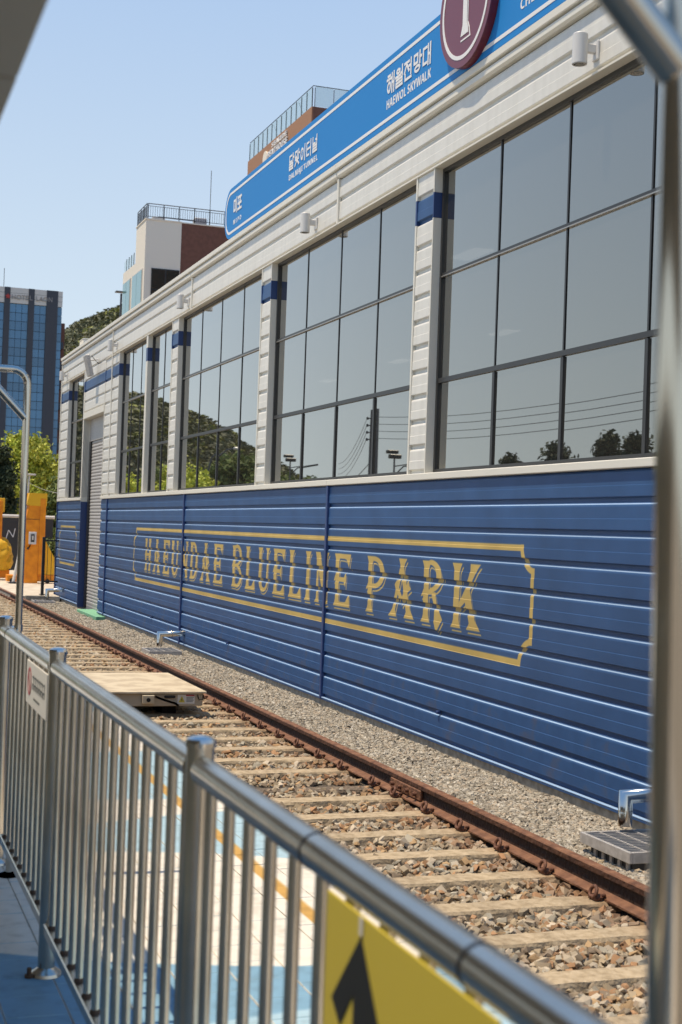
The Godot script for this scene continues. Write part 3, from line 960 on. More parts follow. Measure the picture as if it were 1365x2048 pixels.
		for c in cuts.size() - 1:
			for k in 12:
				var y1 := 5.60 - 0.25 * k
				part(root, "pier_panel", panel_mesh(cuts[c] + 0.035, cuts[c + 1] - 0.02, y1 - 0.25, y1), M.blue_panel if k == 1 else M.white_panel)
		# edge flashings: a thin one on the far side, the reveal on the near side
		for e in [[a, a + 0.034], [b - 0.02, b]]:
			var far: bool = e[0] == a
			var x1 := 5.46
			for q in [[2.60, 5.10, M.white_trim], [5.10, 5.35, M.blue_trim], [5.35, 5.60, M.white_trim]]:
				part(root, "flashing", MB.new().box(Vector3(5.338, q[0] + (0.001 if q[0] > 2.7 else 0.0), e[0]), Vector3(x1, q[1], e[1]), 0.003).mesh(), q[2])
	for z in [-30.33]:
		part(root, "cover_strip", MB.new().box(Vector3(5.33, 2.60, z - 0.02), Vector3(5.372, 5.60, z + 0.03), 0.005).mesh(), M.white_trim)
	# the wall above the door
	for k in 4:
		var y1 := 5.60 - 0.25 * k
		part(root, "wall_panel", panel_mesh(-33.88, -31.115, y1 - 0.25, y1), M.blue_panel if k == 1 else M.white_panel)
	part(root, "lintel", MB.new().box(Vector3(5.325, 4.45, -33.9), Vector3(5.52, 4.598, -31.13), 0.006).mesh(), M.white_trim)
	# header and coping
	var hj := [Z_FAR, -30.33, -23.07, -15.70, Z_NEAR]
	for s in 4:
		for k in 2:
			part(root, "header_panel", panel_mesh(hj[s] + 0.005, hj[s + 1] - 0.005, 5.60 + 0.26 * k, 5.86 + 0.26 * k), M.white_panel)
		if s: part(root, "cover_strip", MB.new().box(Vector3(5.327, 5.585, hj[s] - 0.025), Vector3(5.372, 6.125, hj[s] + 0.025), 0.005).mesh(), M.white_trim)
		part(root, "coping", MB.new().box(Vector3(5.288, 6.222, hj[s] + 0.002), Vector3(5.55, 6.298, hj[s + 1] - 0.002), 0.008).box(Vector3(5.306, 6.128, hj[s] + 0.003), Vector3(5.54, 6.217, hj[s + 1] - 0.003), 0.02).mesh(), M.white_trim)
	part(root, "head_flashing", MB.new().box(Vector3(5.33, 5.583, Z_FAR), Vector3(5.46, 5.601, -33.9), 0.003).box(Vector3(5.33, 5.583, -31.13), Vector3(5.46, 5.601, Z_NEAR), 0.003).mesh(), M.white_trim)
	# roof behind the parapet
	part(root, "roof", MB.new().box(Vector3(5.55, 6.121, Z_FAR), Vector3(15.0, 6.2, Z_NEAR)).mesh(), M.core)
	part(root, "corner_flashing", MB.new().box(Vector3(5.325, 2.60, Z_FAR - 0.03), Vector3(5.46, 6.12, Z_FAR + 0.03), 0.005).mesh(), M.white_trim)
	# sills
	for q in [[Z_FAR, -33.9], [-31.13, -23.07], [-23.06, -15.70], [-15.69, Z_NEAR]]:
		part(root, "sill", MB.new().box(Vector3(5.315, 2.532, q[0]), Vector3(5.47, 2.598, q[1]), 0.006).mesh(), M.white_trim)
	# windows
	var jig := RandomNumberGenerator.new()
	jig.seed = 12
	for b in bays:
		var za: float = b[0]
		var zb: float = b[1]
		var n: int = b[2]
		var fx0 := 5.425
		var fx1 := 5.475
		var w := part(root, "window", MB.new().box(Vector3(fx0, 2.60, za), Vector3(fx1, 2.64, zb)).box(Vector3(fx0, 5.545, za), Vector3(fx1, 5.582, zb)).box(Vector3(fx0, 2.641, za), Vector3(fx1, 5.544, za + 0.04)).box(Vector3(fx0, 2.641, zb - 0.04), Vector3(fx1, 5.544, zb)).mesh(), M.frame_dark)
		part(w, "transom", MB.new().box(Vector3(fx0 + 0.008, 4.527, za + 0.041), Vector3(fx1, 4.552, zb - 0.041)).mesh(), M.frame_dark)
		part(w, "drip", MB.new().box(Vector3(fx0 + 0.001, 4.514, za + 0.042), Vector3(fx0 + 0.03, 4.5245, zb - 0.042)).mesh(), M.frame_light)
		part(w, "transom", MB.new().box(Vector3(fx0 + 0.004, 3.48, za + 0.041), Vector3(fx1, 3.525, zb - 0.041)).mesh(), M.frame_dark)
		for k in range(1, n):
			var z := lerpf(za, zb, float(k) / n)
			part(w, "mullion", MB.new().box(Vector3(fx0 + 0.009, 2.641, z - 0.022), Vector3(fx1, 3.474, z + 0.022)).mesh(), M.frame_dark)
			part(w, "mullion", MB.new().box(Vector3(fx0 + 0.017, 3.531, z - 0.011), Vector3(fx1, 4.511, z + 0.011)).box(Vector3(fx0 + 0.017, 4.556, z - 0.011), Vector3(fx1, 5.544, z + 0.011)).mesh(), M.frame_dark)
		for k in n:
			var p := lerpf(za, zb, float(k) / n) + 0.02
			var q := lerpf(za, zb, float(k + 1) / n) - 0.02
			for r in [[2.63, 3.49], [3.51, 4.53], [4.54, 5.56]]:
				var m := MB.new()
				var t1 := jig.randf_range(-0.0014, 0.0014)      # no two panes are set quite alike
				var t2 := jig.randf_range(-0.0014, 0.0014)
				m.quad_to(Vector3(GX + t1, r[0], p), Vector3(GX + t2, r[1], p), Vector3(GX - t1, r[1], q), Vector3(GX - t2, r[0], q), Vector3.LEFT)
				part(w, "pane", m.mesh(), M.glass)
	# roller door in its opening
	part(root, "door_jamb", MB.new().box(Vector3(5.338, 2.50, -33.90), Vector3(5.53, 4.449, -33.88)).mesh(), M.white_trim)
	part(root, "door_jamb", MB.new().box(Vector3(5.338, 0.0, -33.90), Vector3(5.53, 2.499, -33.88)).mesh(), M.blue_trim)
	part(root, "door_jamb", MB.new().box(Vector3(5.375, 0.0, -31.148), Vector3(5.53, 4.449, -31.13)).mesh(), M.white_trim)
	var door := part(root, "roller_door", MB.new().box(Vector3(5.50, 3.93, -33.87), Vector3(5.53, 4.449, -31.15)).mesh(), M.galvanised)
	part(door, "guide_rail", MB.new().box(Vector3(5.485, 0.0, -33.875), Vector3(5.56, 3.925, -33.66)).mesh(), M.black_paint)
	part(door, "guide_rail", MB.new().box(Vector3(5.485, 0.0, -31.23), Vector3(5.56, 3.925, -31.15)).mesh(), M.black_paint)
	var slat := MB.new()
	var pts: Array[Vector2] = []
	for i in 7:
		var a := PI * i / 6.0
		pts.append(Vector2(-0.022 * sin(a), 0.0765 * (0.5 + 0.5 * cos(a)) ))
	for i in 6:
		slat.quad_to(Vector3(pts[i].x, pts[i].y, -1.215), Vector3(pts[i].x, pts[i].y, 1.215), Vector3(pts[i + 1].x, pts[i + 1].y, 1.215), Vector3(pts[i + 1].x, pts[i + 1].y, -1.215), Vector3(-1, pts[i].y + pts[i + 1].y - 0.0765, 0))
	var sm := slat.mesh()
	for k in 51:
		part(door, "slat", sm, M.galvanised, Vector3(5.54, 0.02 + k * 0.0766, -32.445))
	part(root, "threshold", MB.new().box(Vector3(5.16, -0.1, -32.75), Vector3(5.56, 0.02, -30.15), 0.006).mesh(), M.green_paint)
	# screws and a bracket on the blue cladding
	for q in [[5.335, 0.33, -20.0], [5.335, 0.34, -12.28], [5.335, 0.335, -25.4]]:
		part(root, "clip", MB.new().box(Vector3(q[0] - 0.012, q[1] - 0.015, q[2] - 0.02), Vector3(q[0] + 0.03, q[1] + 0.015, q[2] + 0.02), 0.004).mesh(), M.blue_trim)
	# lit panels on the ceiling, seen faintly through the glass
	var spots := [[11.8, -30.0, "lit ceiling panel glimpsed through the second bay"], [11.8, -24.6, "lit ceiling panel glimpsed through the first mullion of the nearest bay"], [8.1, -18.0, "lit ceiling panel glimpsed high in the nearest bay"], [11.8, -35.0, "lit ceiling panel glimpsed through the third bay"]]
	for q in spots:
		var cl := thing("ceiling_light", q[2], "lamp", Vector3(q[0], 5.9, q[1]), "ceiling lights inside the shed")
		part(cl, "housing", MB.new().box(Vector3(-0.17, 0.02, -0.42), Vector3(0.17, 0.098, 0.42), 0.01).mesh(), M.plastic_white, Vector3.ZERO, true)
		part(cl, "diffuser", MB.new().box(Vector3(-0.15, 0.0, -0.4), Vector3(0.15, 0.018, 0.4)).mesh(), M.lit_diffuser, Vector3.ZERO, true)
		var al := AreaLight3D.new()
		al.name = "glow"
		al.area_size = Vector2(0.28, 0.78)
		al.light_energy = 1.2
		al.light_color = Color(1.0, 0.97, 0.92)
		al.shadow_enabled = true
		cl.add_child(al)
		al.position = Vector3(0, -0.01, 0)
		al.rotation = Vector3(-PI / 2, 0, 0)
	# a carriage parked inside
	var car := thing("parked_carriage", "white rail carriage with blue band parked inside the shed behind the glass", "carriage", Vector3(8.2, 0.12, -12))
	var zc0 := -17.5
	var zc1 := -5.6
	part(car, "body", MB.new().box(Vector3(7.0, 0.75, zc0), Vector3(9.4, 3.75, zc1), 0.12).mesh(), M.train_white)
	part(car, "band", MB.new().box(Vector3(6.985, 3.12, zc0 + 0.2), Vector3(7.0, 3.42, zc1 - 0.2)).mesh(), M.train_blue)
	for k in 6:
		part(car, "window", MB.new().box(Vector3(6.98, 2.1, zc0 + 0.7 + k * 1.9), Vector3(7.0, 2.95, zc0 + 1.9 + k * 1.9), 0.006).mesh(), M.dark_glass)
	part(car, "bogie", MB.new().box(Vector3(7.3, 0.12, zc0 + 1.0), Vector3(9.1, 0.74, zc0 + 3.2)).box(Vector3(7.3, 0.12, zc1 - 3.2), Vector3(9.1, 0.74, zc1 - 1.0)).mesh(), M.black_paint)

# ---------- the sign on the parapet ----------
func bar(m: MB, a: Vector2, b: Vector2, t: float, o: Vector3) -> void:
	var d := (b - a).normalized() * t / 2
	var s := Vector2(-d.y, d.x)
	m.prism(PackedVector2Array([a - d * 0.98 + s, b + d * 0.98 + s, b + d * 0.98 - s, a - d * 0.98 - s]), o, Vector3(0, 0, 1), Vector3.UP, Vector3(-0.004, 0, 0))

func hangul(m: MB, strokes: Array, o: Vector3, w: float, h: float, t: float) -> void:
	# strokes: [x0, y0, x1, y1] bars in a unit cell, or ["o", cx, cy, rx, ry] rings
	var k := 0
	for s in strokes:
		k += 1
		var oo := o + Vector3(-0.0002 * k, 0, 0)
		if s[0] is String:
			m.prism(band(arc(s[1] * w, s[2] * h, s[3] * w, s[4] * h, 0, 359.9, 20), arc(s[1] * w, s[2] * h, s[3] * w - t, s[4] * h - t, 0, 359.9, 20)), oo, Vector3(0, 0, 1), Vector3.UP, Vector3(-0.004, 0, 0))
		else:
			bar(m, Vector2(s[0] * w, s[1] * h), Vector2(s[2] * w, s[3] * h), t, oo)

func latin(parent: Node3D, s: String, o: Vector3, w: float, h: float, m: Material, face := Basis.IDENTITY, depth := 0.004, face_name := "Droid Sans", weight := 700) -> MeshInstance3D:
	var tm := TextMesh.new()
	var f := SystemFont.new()
	f.font_names = PackedStringArray([face_name])
	f.font_weight = weight
	tm.font = f
	tm.text = s
	tm.font_size = 32
	tm.pixel_size = 0.01
	tm.depth = 0.1
	tm.curve_step = 2.0
	var bb := tm.get_aabb()
	var inst := part(parent, "lettering", tm, m)
	var sc := Vector3(w / bb.size.x, h / bb.size.y, depth / 0.1)
	var b := face * Basis.from_scale(sc)
	inst.transform = Transform3D(b, o - b * (bb.position + Vector3(0, 0, bb.size.z)) )
	if parent != self and parent.get_parent() == self: inst.position -= parent.position
	return inst

const TO_TRACK := Basis(Vector3(0, 0, 1), Vector3(0, 1, 0), Vector3(-1, 0, 0))   # lettering that faces the track

func sign_board() -> void:
	var root := thing("station_sign", "long blue rounded route sign with white border standing on the parapet", "sign", Vector3(5.3, 6.262, -13))
	var X := 5.30
	var z0 := -20.887
	var z1 := -3.4
	var ya := 6.306
	var yb := 7.058
	var r := 0.33
	var rr := func(inset: float) -> PackedVector2Array:
		var p := PackedVector2Array()
		var q := r - inset
		p.append_array(arc(z0 + r, ya + r, q, q, 180, 270, 10))
		p.append_array(arc(z1 - r, ya + r, q, q, 270, 360, 10))
		p.append_array(arc(z1 - r, yb - r, q, q, 0, 90, 10))
		p.append_array(arc(z0 + r, yb - r, q, q, 90, 180, 10))
		return p
	part(root, "board", MB.new().prism(rr.call(0.0), Vector3(X, 0, 0), Vector3(0, 0, 1), Vector3.UP, Vector3(0.05, 0, 0)).mesh(), M.sign_blue)
	var o: PackedVector2Array = rr.call(0.062)
	var i: PackedVector2Array = rr.call(0.098)
	o.append(o[0]); i.append(i[0])
	part(root, "border", MB.new().prism(band(o, i), Vector3(X - 0.0005, 0, 0), Vector3(0, 0, 1), Vector3.UP, Vector3(-0.003, 0, 0)).mesh(), M.lettering_white)
	part(root, "back_frame", MB.new().box(Vector3(X + 0.051, 6.262, z0 + 0.4), Vector3(X + 0.12, 6.9, z0 + 0.46)).box(Vector3(X + 0.051, 6.262, -12.0), Vector3(X + 0.12, 6.9, -11.9)).mesh(), M.galvanised)
	var P := Vector3(X - 0.001, 0, 0)
	var mip := [[[0.08, 0.15, 0.08, 0.88], [0.08, 0.88, 0.5, 0.88], [0.5, 0.15, 0.5, 0.88], [0.08, 0.15, 0.5, 0.15], [0.85, 0.0, 0.85, 1.0]],
		[[0.05, 0.92, 0.95, 0.92], [0.3, 0.5, 0.3, 0.92], [0.7, 0.5, 0.7, 0.92], [0.05, 0.46, 0.95, 0.46], [0.5, 0.08, 0.5, 0.42], [0.0, 0.06, 1.0, 0.06]]]
	var dal := [[[0.08, 0.95, 0.55, 0.95], [0.08, 0.56, 0.08, 0.95], [0.08, 0.56, 0.55, 0.56], [0.78, 0.5, 0.78, 1.0], [0.78, 0.74, 0.98, 0.74], [0.08, 0.4, 0.78, 0.4], [0.78, 0.22, 0.78, 0.4], [0.08, 0.22, 0.78, 0.22], [0.08, 0.04, 0.08, 0.22], [0.08, 0.04, 0.82, 0.04]],
		[[0.08, 0.95, 0.5, 0.95], [0.08, 0.56, 0.08, 0.95], [0.5, 0.56, 0.5, 0.95], [0.08, 0.56, 0.5, 0.56], [0.78, 0.5, 0.78, 1.0], [0.78, 0.74, 0.98, 0.74], [0.12, 0.4, 0.8, 0.4], [0.46, 0.36, 0.1, 0.03], [0.46, 0.36, 0.85, 0.03]],
		[["o", 0.3, 0.5, 0.28, 0.42], [0.85, 0.0, 0.85, 1.0]],
		[[0.08, 0.92, 0.5, 0.92], [0.08, 0.12, 0.08, 0.92], [0.08, 0.52, 0.48, 0.52], [0.08, 0.12, 0.5, 0.12], [0.85, 0.0, 0.85, 1.0], [0.62, 0.52, 0.85, 0.52]],
		[[0.08, 0.56, 0.08, 0.97], [0.08, 0.56, 0.52, 0.56], [0.82, 0.5, 0.82, 1.0], [0.6, 0.76, 0.82, 0.76], [0.12, 0.4, 0.82, 0.4], [0.82, 0.22, 0.82, 0.4], [0.12, 0.22, 0.82, 0.22], [0.12, 0.04, 0.12, 0.22], [0.12, 0.04, 0.86, 0.04]]]
	var hae := [[[0.12, 0.96, 0.42, 0.96], [0.0, 0.78, 0.55, 0.78], ["o", 0.27, 0.35, 0.25, 0.32], [0.68, 0.02, 0.68, 0.98], [0.94, 0.0, 0.94, 1.0], [0.68, 0.5, 0.94, 0.5]],
		[["o", 0.34, 0.83, 0.27, 0.17], [0.0, 0.57, 0.68, 0.57], [0.34, 0.46, 0.34, 0.57], [0.88, 0.46, 0.88, 1.0], [0.68, 0.64, 0.88, 0.64], [0.1, 0.4, 0.88, 0.4], [0.88, 0.22, 0.88, 0.4], [0.1, 0.22, 0.88, 0.22], [0.1, 0.04, 0.1, 0.22], [0.1, 0.04, 0.92, 0.04]],
		[[0.02, 0.93, 0.6, 0.93], [0.32, 0.9, 0.02, 0.45], [0.32, 0.8, 0.58, 0.45], [0.85, 0.24, 0.85, 1.0], [0.62, 0.68, 0.85, 0.68], [0.12, 0.06, 0.12, 0.32], [0.12, 0.06, 0.9, 0.06]],
		[[0.08, 0.94, 0.52, 0.94], [0.08, 0.52, 0.08, 0.94], [0.52, 0.52, 0.52, 0.94], [0.08, 0.52, 0.52, 0.52], [0.8, 0.42, 0.8, 1.0], [0.8, 0.72, 1.0, 0.72], ["o", 0.5, 0.2, 0.36, 0.2]],
		[[0.06, 0.92, 0.48, 0.92], [0.06, 0.14, 0.06, 0.92], [0.06, 0.14, 0.48, 0.14], [0.66, 0.02, 0.66, 0.98], [0.92, 0.0, 0.92, 1.0], [0.66, 0.5, 0.92, 0.5]]]
	for e in [[mip, -20.362, -19.928, 6.649, 0.2, 0.036], [dal, -17.596, -16.425, 6.644, 0.19, 0.026], [hae, -14.093, -12.892, 6.649, 0.2, 0.028]]:
		var n: int = e[0].size()
		var step: float = (e[2] - e[1]) / (n - 0.12)
		for k in n:
			var m := MB.new()
			hangul(m, e[0][k], P + Vector3(0, e[3], e[1] + k * step), step * 0.86, e[4], e[5])
			part(root, "character", m.mesh(), M.lettering_white)
	latin(root, "M I P O", Vector3(X - 0.003, 6.482, -20.362), 0.434, 0.066, M.lettering_white, TO_TRACK)
	latin(root, "DALMAJI TUNNEL", Vector3(X - 0.003, 6.497, -17.596), 1.171, 0.09, M.lettering_white, TO_TRACK)
	latin(root, "HAEWOL SKYWALK", Vector3(X - 0.003, 6.498, -14.093), 1.201, 0.094, M.lettering_white, TO_TRACK)
	latin(root, "CHEONGSAPO", Vector3(X - 0.003, 6.498, -10.933), 0.959, 0.094, M.lettering_white, TO_TRACK)
	# round badge in front of the board
	var disc := thing("round_badge", "round maroon badge with white ring and tall white letter on the route sign", "sign", Vector3(5.26, 6.9, -11.94))
	var C := Vector3(5.236, 6.90, -11.94)
	var ring := func(rad: float) -> PackedVector2Array: return arc(0, 0, rad, rad, 0, 351, 39)
	part(disc, "plate", MB.new().prism(ring.call(0.585), C, Vector3(0, 0, 1), Vector3.UP, Vector3(-0.012, 0, 0)).mesh(), M.maroon)
	part(disc, "rim", MB.new().prism(ring.call(0.587), C + Vector3(0.0005, 0, 0), Vector3(0, 0, 1), Vector3.UP, Vector3(0.063, 0, 0)).mesh(), M.maroon_edge)
	part(disc, "ring", MB.new().prism(band(arc(0, 0, 0.515, 0.515, 0, 359.9, 48), arc(0, 0, 0.478, 0.478, 0, 359.9, 48)), C - Vector3(0.0122, 0, 0), Vector3(0, 0, 1), Vector3.UP, Vector3(-0.004, 0, 0)).mesh(), M.lettering_white)
	var L := C - Vector3(0.0122, 0, 0)
	part(disc, "letter", MB.new().prism(pv([-0.075, -0.30, 0.095, -0.30, 0.085, -0.25, 0.06, -0.20, 0.055, 0.22, 0.10, 0.24, 0.2, 0.16, 0.2, 0.31, -0.18, 0.31, -0.18, 0.16, -0.08, 0.24, -0.035, 0.22, -0.035, -0.20, -0.055, -0.25]), L, Vector3(0, 0, 1), Vector3.UP, Vector3(-0.004, 0, 0)).mesh(), M.lettering_white)
	part(disc, "letter_shadow", MB.new().prism(pv([-0.07, -0.335, -0.07, -0.35, 0.145, -0.35, 0.12, -0.26, 0.085, -0.2, 0.08, 0.2, 0.068, 0.2, 0.072, -0.205, 0.105, -0.26, 0.125, -0.335]), L, Vector3(0, 0, 1), Vector3.UP, Vector3(-0.004, 0, 0)).mesh(), M.lettering_white)

# ---------- far buildings, hill, trees ----------
func leaf_mesh(n: int, spread: float, size: float, s: int, flat := 1.0) -> ArrayMesh:
	var rng := RandomNumberGenerator.new()
	rng.seed = s
	var m := MB.new()
	for i in n:
		var d := Vector3(rng.randfn(), rng.randfn() * flat, rng.randfn()).normalized() * spread * pow(rng.randf(), 0.4)
		var a := Vector3(rng.randfn(), rng.randfn(), rng.randfn()).normalized()
		var b := a.cross(Vector3(rng.randfn(), rng.randfn(), rng.randfn())).normalized()
		var q := size * rng.randf_range(0.6, 1.25)
		m.quad(d - a * q, d + b * q * 0.5, d + a * q, d - b * q * 0.5)
	return m.mesh()

# one crown: clumps of leaves gathered on boughs; profile(t) gives the radius at height t
func crown(parent: Node3D, leaf: Material, clump: Mesh, h0: float, h1: float, rad: float, boughs: int, per: int, s: int, conifer := false, cs := 1.0) -> void:
	var rng := RandomNumberGenerator.new()
	rng.seed = s
	var where := []
	var tints := PackedColorArray()
	var wood := MB.new()
	wood.tube([Vector3(0, 0, 0), Vector3(rad * 0.04, h0 * 0.6, 0.02), Vector3(-0.03, lerpf(h0, h1, 0.5), 0.04), Vector3(0.02, lerpf(h0, h1, 0.9), 0)], rad * 0.085 + 0.03, 8, true, 0.02)
	for k in boughs:
		var t := (k + rng.randf()) / boughs
		var r := 0.0
		if conifer: r = rad * (1.0 - t) * rng.randf_range(0.6, 1.1) + 0.1
		else: r = rad * sqrt(maxf(0.05, 1.0 - pow(absf(t * 2.0 - 0.9) / 1.15, 2.0))) * rng.randf_range(0.45, 1.08)
		var a := rng.randf() * TAU
		var y := lerpf(h0, h1, t)
		var tip := Vector3(cos(a) * r, y, sin(a) * r)
		var from := Vector3(0, y - r * (0.1 if conifer else 0.6), 0)
		from.y = maxf(from.y, h0 * 0.7)
		if k % 2 == 0: wood.tube([from, from.lerp(tip, 0.55) + Vector3.UP * 0.05, tip], rad * 0.025 + 0.008, 5, false, 0.006)
		var shade := rng.randf_range(0.62, 1.25)
		for j in per:
			var q := rng.randf()
			var p := from.lerp(tip, 0.45 + 0.62 * q) + Vector3(rng.randfn(), rng.randfn() * 0.7, rng.randfn()) * rad * (0.10 if conifer else 0.15)
			where.append(Transform3D(Basis.from_euler(Vector3(rng.randf() * TAU, rng.randf() * TAU, 0)) * Basis.from_scale(Vector3.ONE * cs * rng.randf_range(0.65, 1.3)), p))
			var v := shade * rng.randf_range(0.8, 1.2)
			tints.append(Color(v * rng.randf_range(0.92, 1.1), v, v * rng.randf_range(0.8, 1.1)))
	part(parent, "trunk", wood.mesh(), M.bark, Vector3.ZERO, true)
	scatter(parent, "crown", clump, leaf, where, tints)

func background() -> void:
	struct("pavement", MB.new().box(Vector3(4.27, -0.25, -150), Vector3(60, 0.1, -37.92)).box(Vector3(4.27, -0.25, -37.919), Vector3(5.32, 0.1, -36.55), 0.0).mesh(), M.pavement)
	struct("kerb", MB.new().box(Vector3(4.12, -0.25, -150), Vector3(4.268, 0.11, -37.0), 0.01).box(Vector3(4.44, -0.2, -36.545), Vector3(4.97, 0.12, -36.40), 0.01).mesh(), M.concrete)
	struct("yard", MB.new().box(Vector3(-60, -0.3, -160), Vector3(2.2, 0.02, -26.5)).mesh(), M.earth)
	hotel()
	tower()
	penthouse()
	# box on the far roof edge
	var rb := thing("rooftop_box", "small white box standing on the far end of the shed roof", "box", Vector3(6.4, 6.2, -36.5))
	part(rb, "body", MB.new().box(Vector3(5.69, 6.2, -37.3), Vector3(6.02, 6.72, -36.7), 0.01).mesh(), M.tower_white)
	part(rb, "cap", MB.new().box(Vector3(5.68, 6.721, -37.31), Vector3(6.03, 6.745, -36.69), 0.006).mesh(), M.white_trim)
	# wooded hills: bare slope plus the wood as one mass
	var rng := RandomNumberGenerator.new()
	rng.seed = 9
	var clump := leaf_mesh(60, 1.0, 0.30, 31, 0.8)
	var hills := [[Vector3(148, 0, -457), 156.0, 86.0, 120.0, 22000], [Vector3(-44, 0, -345), 66.0, 33.5, 60.0, 11000]]
	var n := 0
	for hl in hills:
		var C: Vector3 = hl[0]
		var R: float = hl[1]
		var Hh: float = hl[2]
		var D: float = hl[3]
		var nz := FastNoiseLite.new()
		nz.seed = 20 + n; nz.frequency = 0.02
		var hf := func(x: float, z: float) -> float:
			var q := (x - C.x) * (x - C.x) / (R * R) + (z - C.z) * (z - C.z) / (D * D)
			return Hh * (1.0 - q) * (1.0 + 0.035 * nz.get_noise_2d(x, z)) - 1.0
		var m := MB.new()
		var k := 40
		for i in k:
			for j in k:
				var x0 := C.x + R * (i * 2.0 / k - 1.0)
				var x1 := C.x + R * ((i + 1) * 2.0 / k - 1.0)
				var z0 := C.z + D * (j * 2.0 / k - 1.0)
				var z1 := C.z + D * ((j + 1) * 2.0 / k - 1.0)
				m.quad_to(Vector3(x0, hf.call(x0, z0), z0), Vector3(x1, hf.call(x1, z0), z0), Vector3(x1, hf.call(x1, z1), z1), Vector3(x0, hf.call(x0, z1), z1), Vector3.UP)
		struct("hill", m.mesh(), M.earth)
		var where := []
		var tints := PackedColorArray()
		for i in hl[4]:
			var a := rng.randf() * TAU
			var q := sqrt(rng.randf())
			var x := C.x + R * q * cos(a)
			var z := C.z + D * q * sin(a)
			if z < C.z - D * 0.25: continue
			if n == 0 and x > C.x - 55: continue
			var s := rng.randf_range(1.1, 2.3)
			where.append(Transform3D(Basis(Vector3.UP, rng.randf() * TAU) * Basis.from_scale(Vector3(s, s * 0.9, s)), Vector3(x, float(hf.call(x, z)) + s * 0.35, z)))
			var v := rng.randf_range(0.6, 1.15)
			var br := Color(1, 1, 1)
			if rng.randf() < 0.16: br = Color(1.9, 1.9, 0.9)
			tints.append(Color(br.r * v, br.g * v, br.b * v * 0.95))
		scatter(self, "hillside_wood", clump, M.leaf_hill_hazed, where, tints)
		n += 1
	# trees beyond the yard
	var cl := leaf_mesh(9, 0.22, 0.105, 41)
	var t1 := thing("leafy_tree", "tall bright yellow-green tree rising behind the orange lifting jack", "tree", Vector3(7.35, 0, -62), "trees beyond the yard")
	crown(t1, M.leaf_bright, cl, 1.5, 5.5, 1.75, 74, 46, 51, false, 0.9)
	var t2 := thing("leafy_tree", "broad green tree at the left edge beside the yellow-green one", "tree", Vector3(5.9, 0, -66), "trees beyond the yard")
	crown(t2, M.leaf_bright, cl, 1.6, 5.0, 1.9, 60, 40, 52, false, 0.9)
	var t3 := thing("leafy_tree", "darker green tree filling the gap behind the dark hoarding", "tree", Vector3(8.1, 0, -70), "trees beyond the yard")
	crown(t3, M.leaf_mid, cl, 0.8, 4.9, 2.4, 80, 40, 53, false, 1.1)
	var t4 := thing("conifer", "small dark conifer at the left edge in front of the bright trees", "tree", Vector3(5.55, 0, -56), "trees beyond the yard")
	crown(t4, M.leaf_dark, cl, 1.8, 4.7, 0.75, 50, 40, 54, false, 0.8)
	var t5 := thing("shrub", "low green shrub showing between fence and shed corner", "shrub", Vector3(6.75, 0, -49.2))
	crown(t5, M.leaf_mid, cl, 0.3, 1.3, 0.5, 24, 26, 55, false, 0.6)
	var t6 := thing("shrub", "dark bushes in the gap right of the hoarding", "shrub", Vector3(7.4, 0, -51.5))
	crown(t6, M.leaf_mid, cl, 0.3, 3.3, 0.9, 40, 36, 56, false, 0.8)
	# dark hoarding with its pale top pipe
	var hd := thing("dark_hoarding", "charcoal hoarding with a pale top pipe and a chalk mark, behind the jacks", "fence", Vector3(5.5, 0.1, -50))
	for k in 4:
		part(hd, "board", MB.new().box(Vector3(3.2 + k * 0.94, 0.28, -50.06), Vector3(4.13 + k * 0.94, 2.08, -50.0), 0.008).mesh(), M.charcoal)
		part(hd, "post", MB.new().tube([Vector3(3.25 + k * 0.94, 0.1, -50.1), Vector3(3.25 + k * 0.94, 2.1, -50.1)], 0.03).mesh(), M.charcoal)
	part(hd, "top_pipe", MB.new().tube([Vector3(3.2, 2.14, -50.03), Vector3(7.0, 2.14, -50.03)], 0.06).mesh(), M.hotel_white)
	var mk := MB.new()
	var ci := 0
	for q in [[5.36, 1.36, 5.44, 1.66], [5.44, 1.66, 5.60, 1.42], [5.60, 1.42, 5.66, 1.72]]:
		var a := Vector2(q[0], q[1])
		var b := Vector2(q[2], q[3])
		var d := (b - a).normalized().orthogonal() * 0.014
		mk.prism(PackedVector2Array([a + d, b + d, b - d, a - d]), Vector3(0, 0, -49.998 + 0.0004 * ci), Vector3.RIGHT, Vector3.UP, Vector3(0, 0, 0.004))
		ci += 1
	part(hd, "chalk_mark", mk.mesh(), M.lettering_white)
	# little lamp post and its wires
	var lp := thing("yard_lamp", "slim pale lamp post with a flat head standing before the bright tree", "street lamp", Vector3(6.62, 0.1, -55))
	part(lp, "pole", MB.new().tube([Vector3(6.5, 0.1, -55), Vector3(6.68, 3.74, -55)], 0.045, 8, true, 0.035).mesh(), M.hotel_white)
	part(lp, "lamp_head", MB.new().box(Vector3(6.55, 3.73, -55.1), Vector3(6.92, 3.79, -54.9), 0.015).mesh(), M.hotel_white)
	var wi := thing("overhead_wires", "thin pale wires running from the small lamp post to the shed corner", "wire", Vector3(7, 3.5, -50))
	for q in [[Vector3(6.68, 3.5, -55), Vector3(7.9, 3.2, -55)], [Vector3(6.68, 3.45, -55), Vector3(5.36, 2.75, -37.8)], [Vector3(6.68, 3.1, -55), Vector3(8.0, 2.95, -55)], [Vector3(6.68, 2.95, -55), Vector3(8.0, 2.8, -55)]]:
		part(wi, "wire", MB.new().tube(slope_pts(q[0], q[1], 0.05), 0.006, 5).mesh(), M.galvanised)

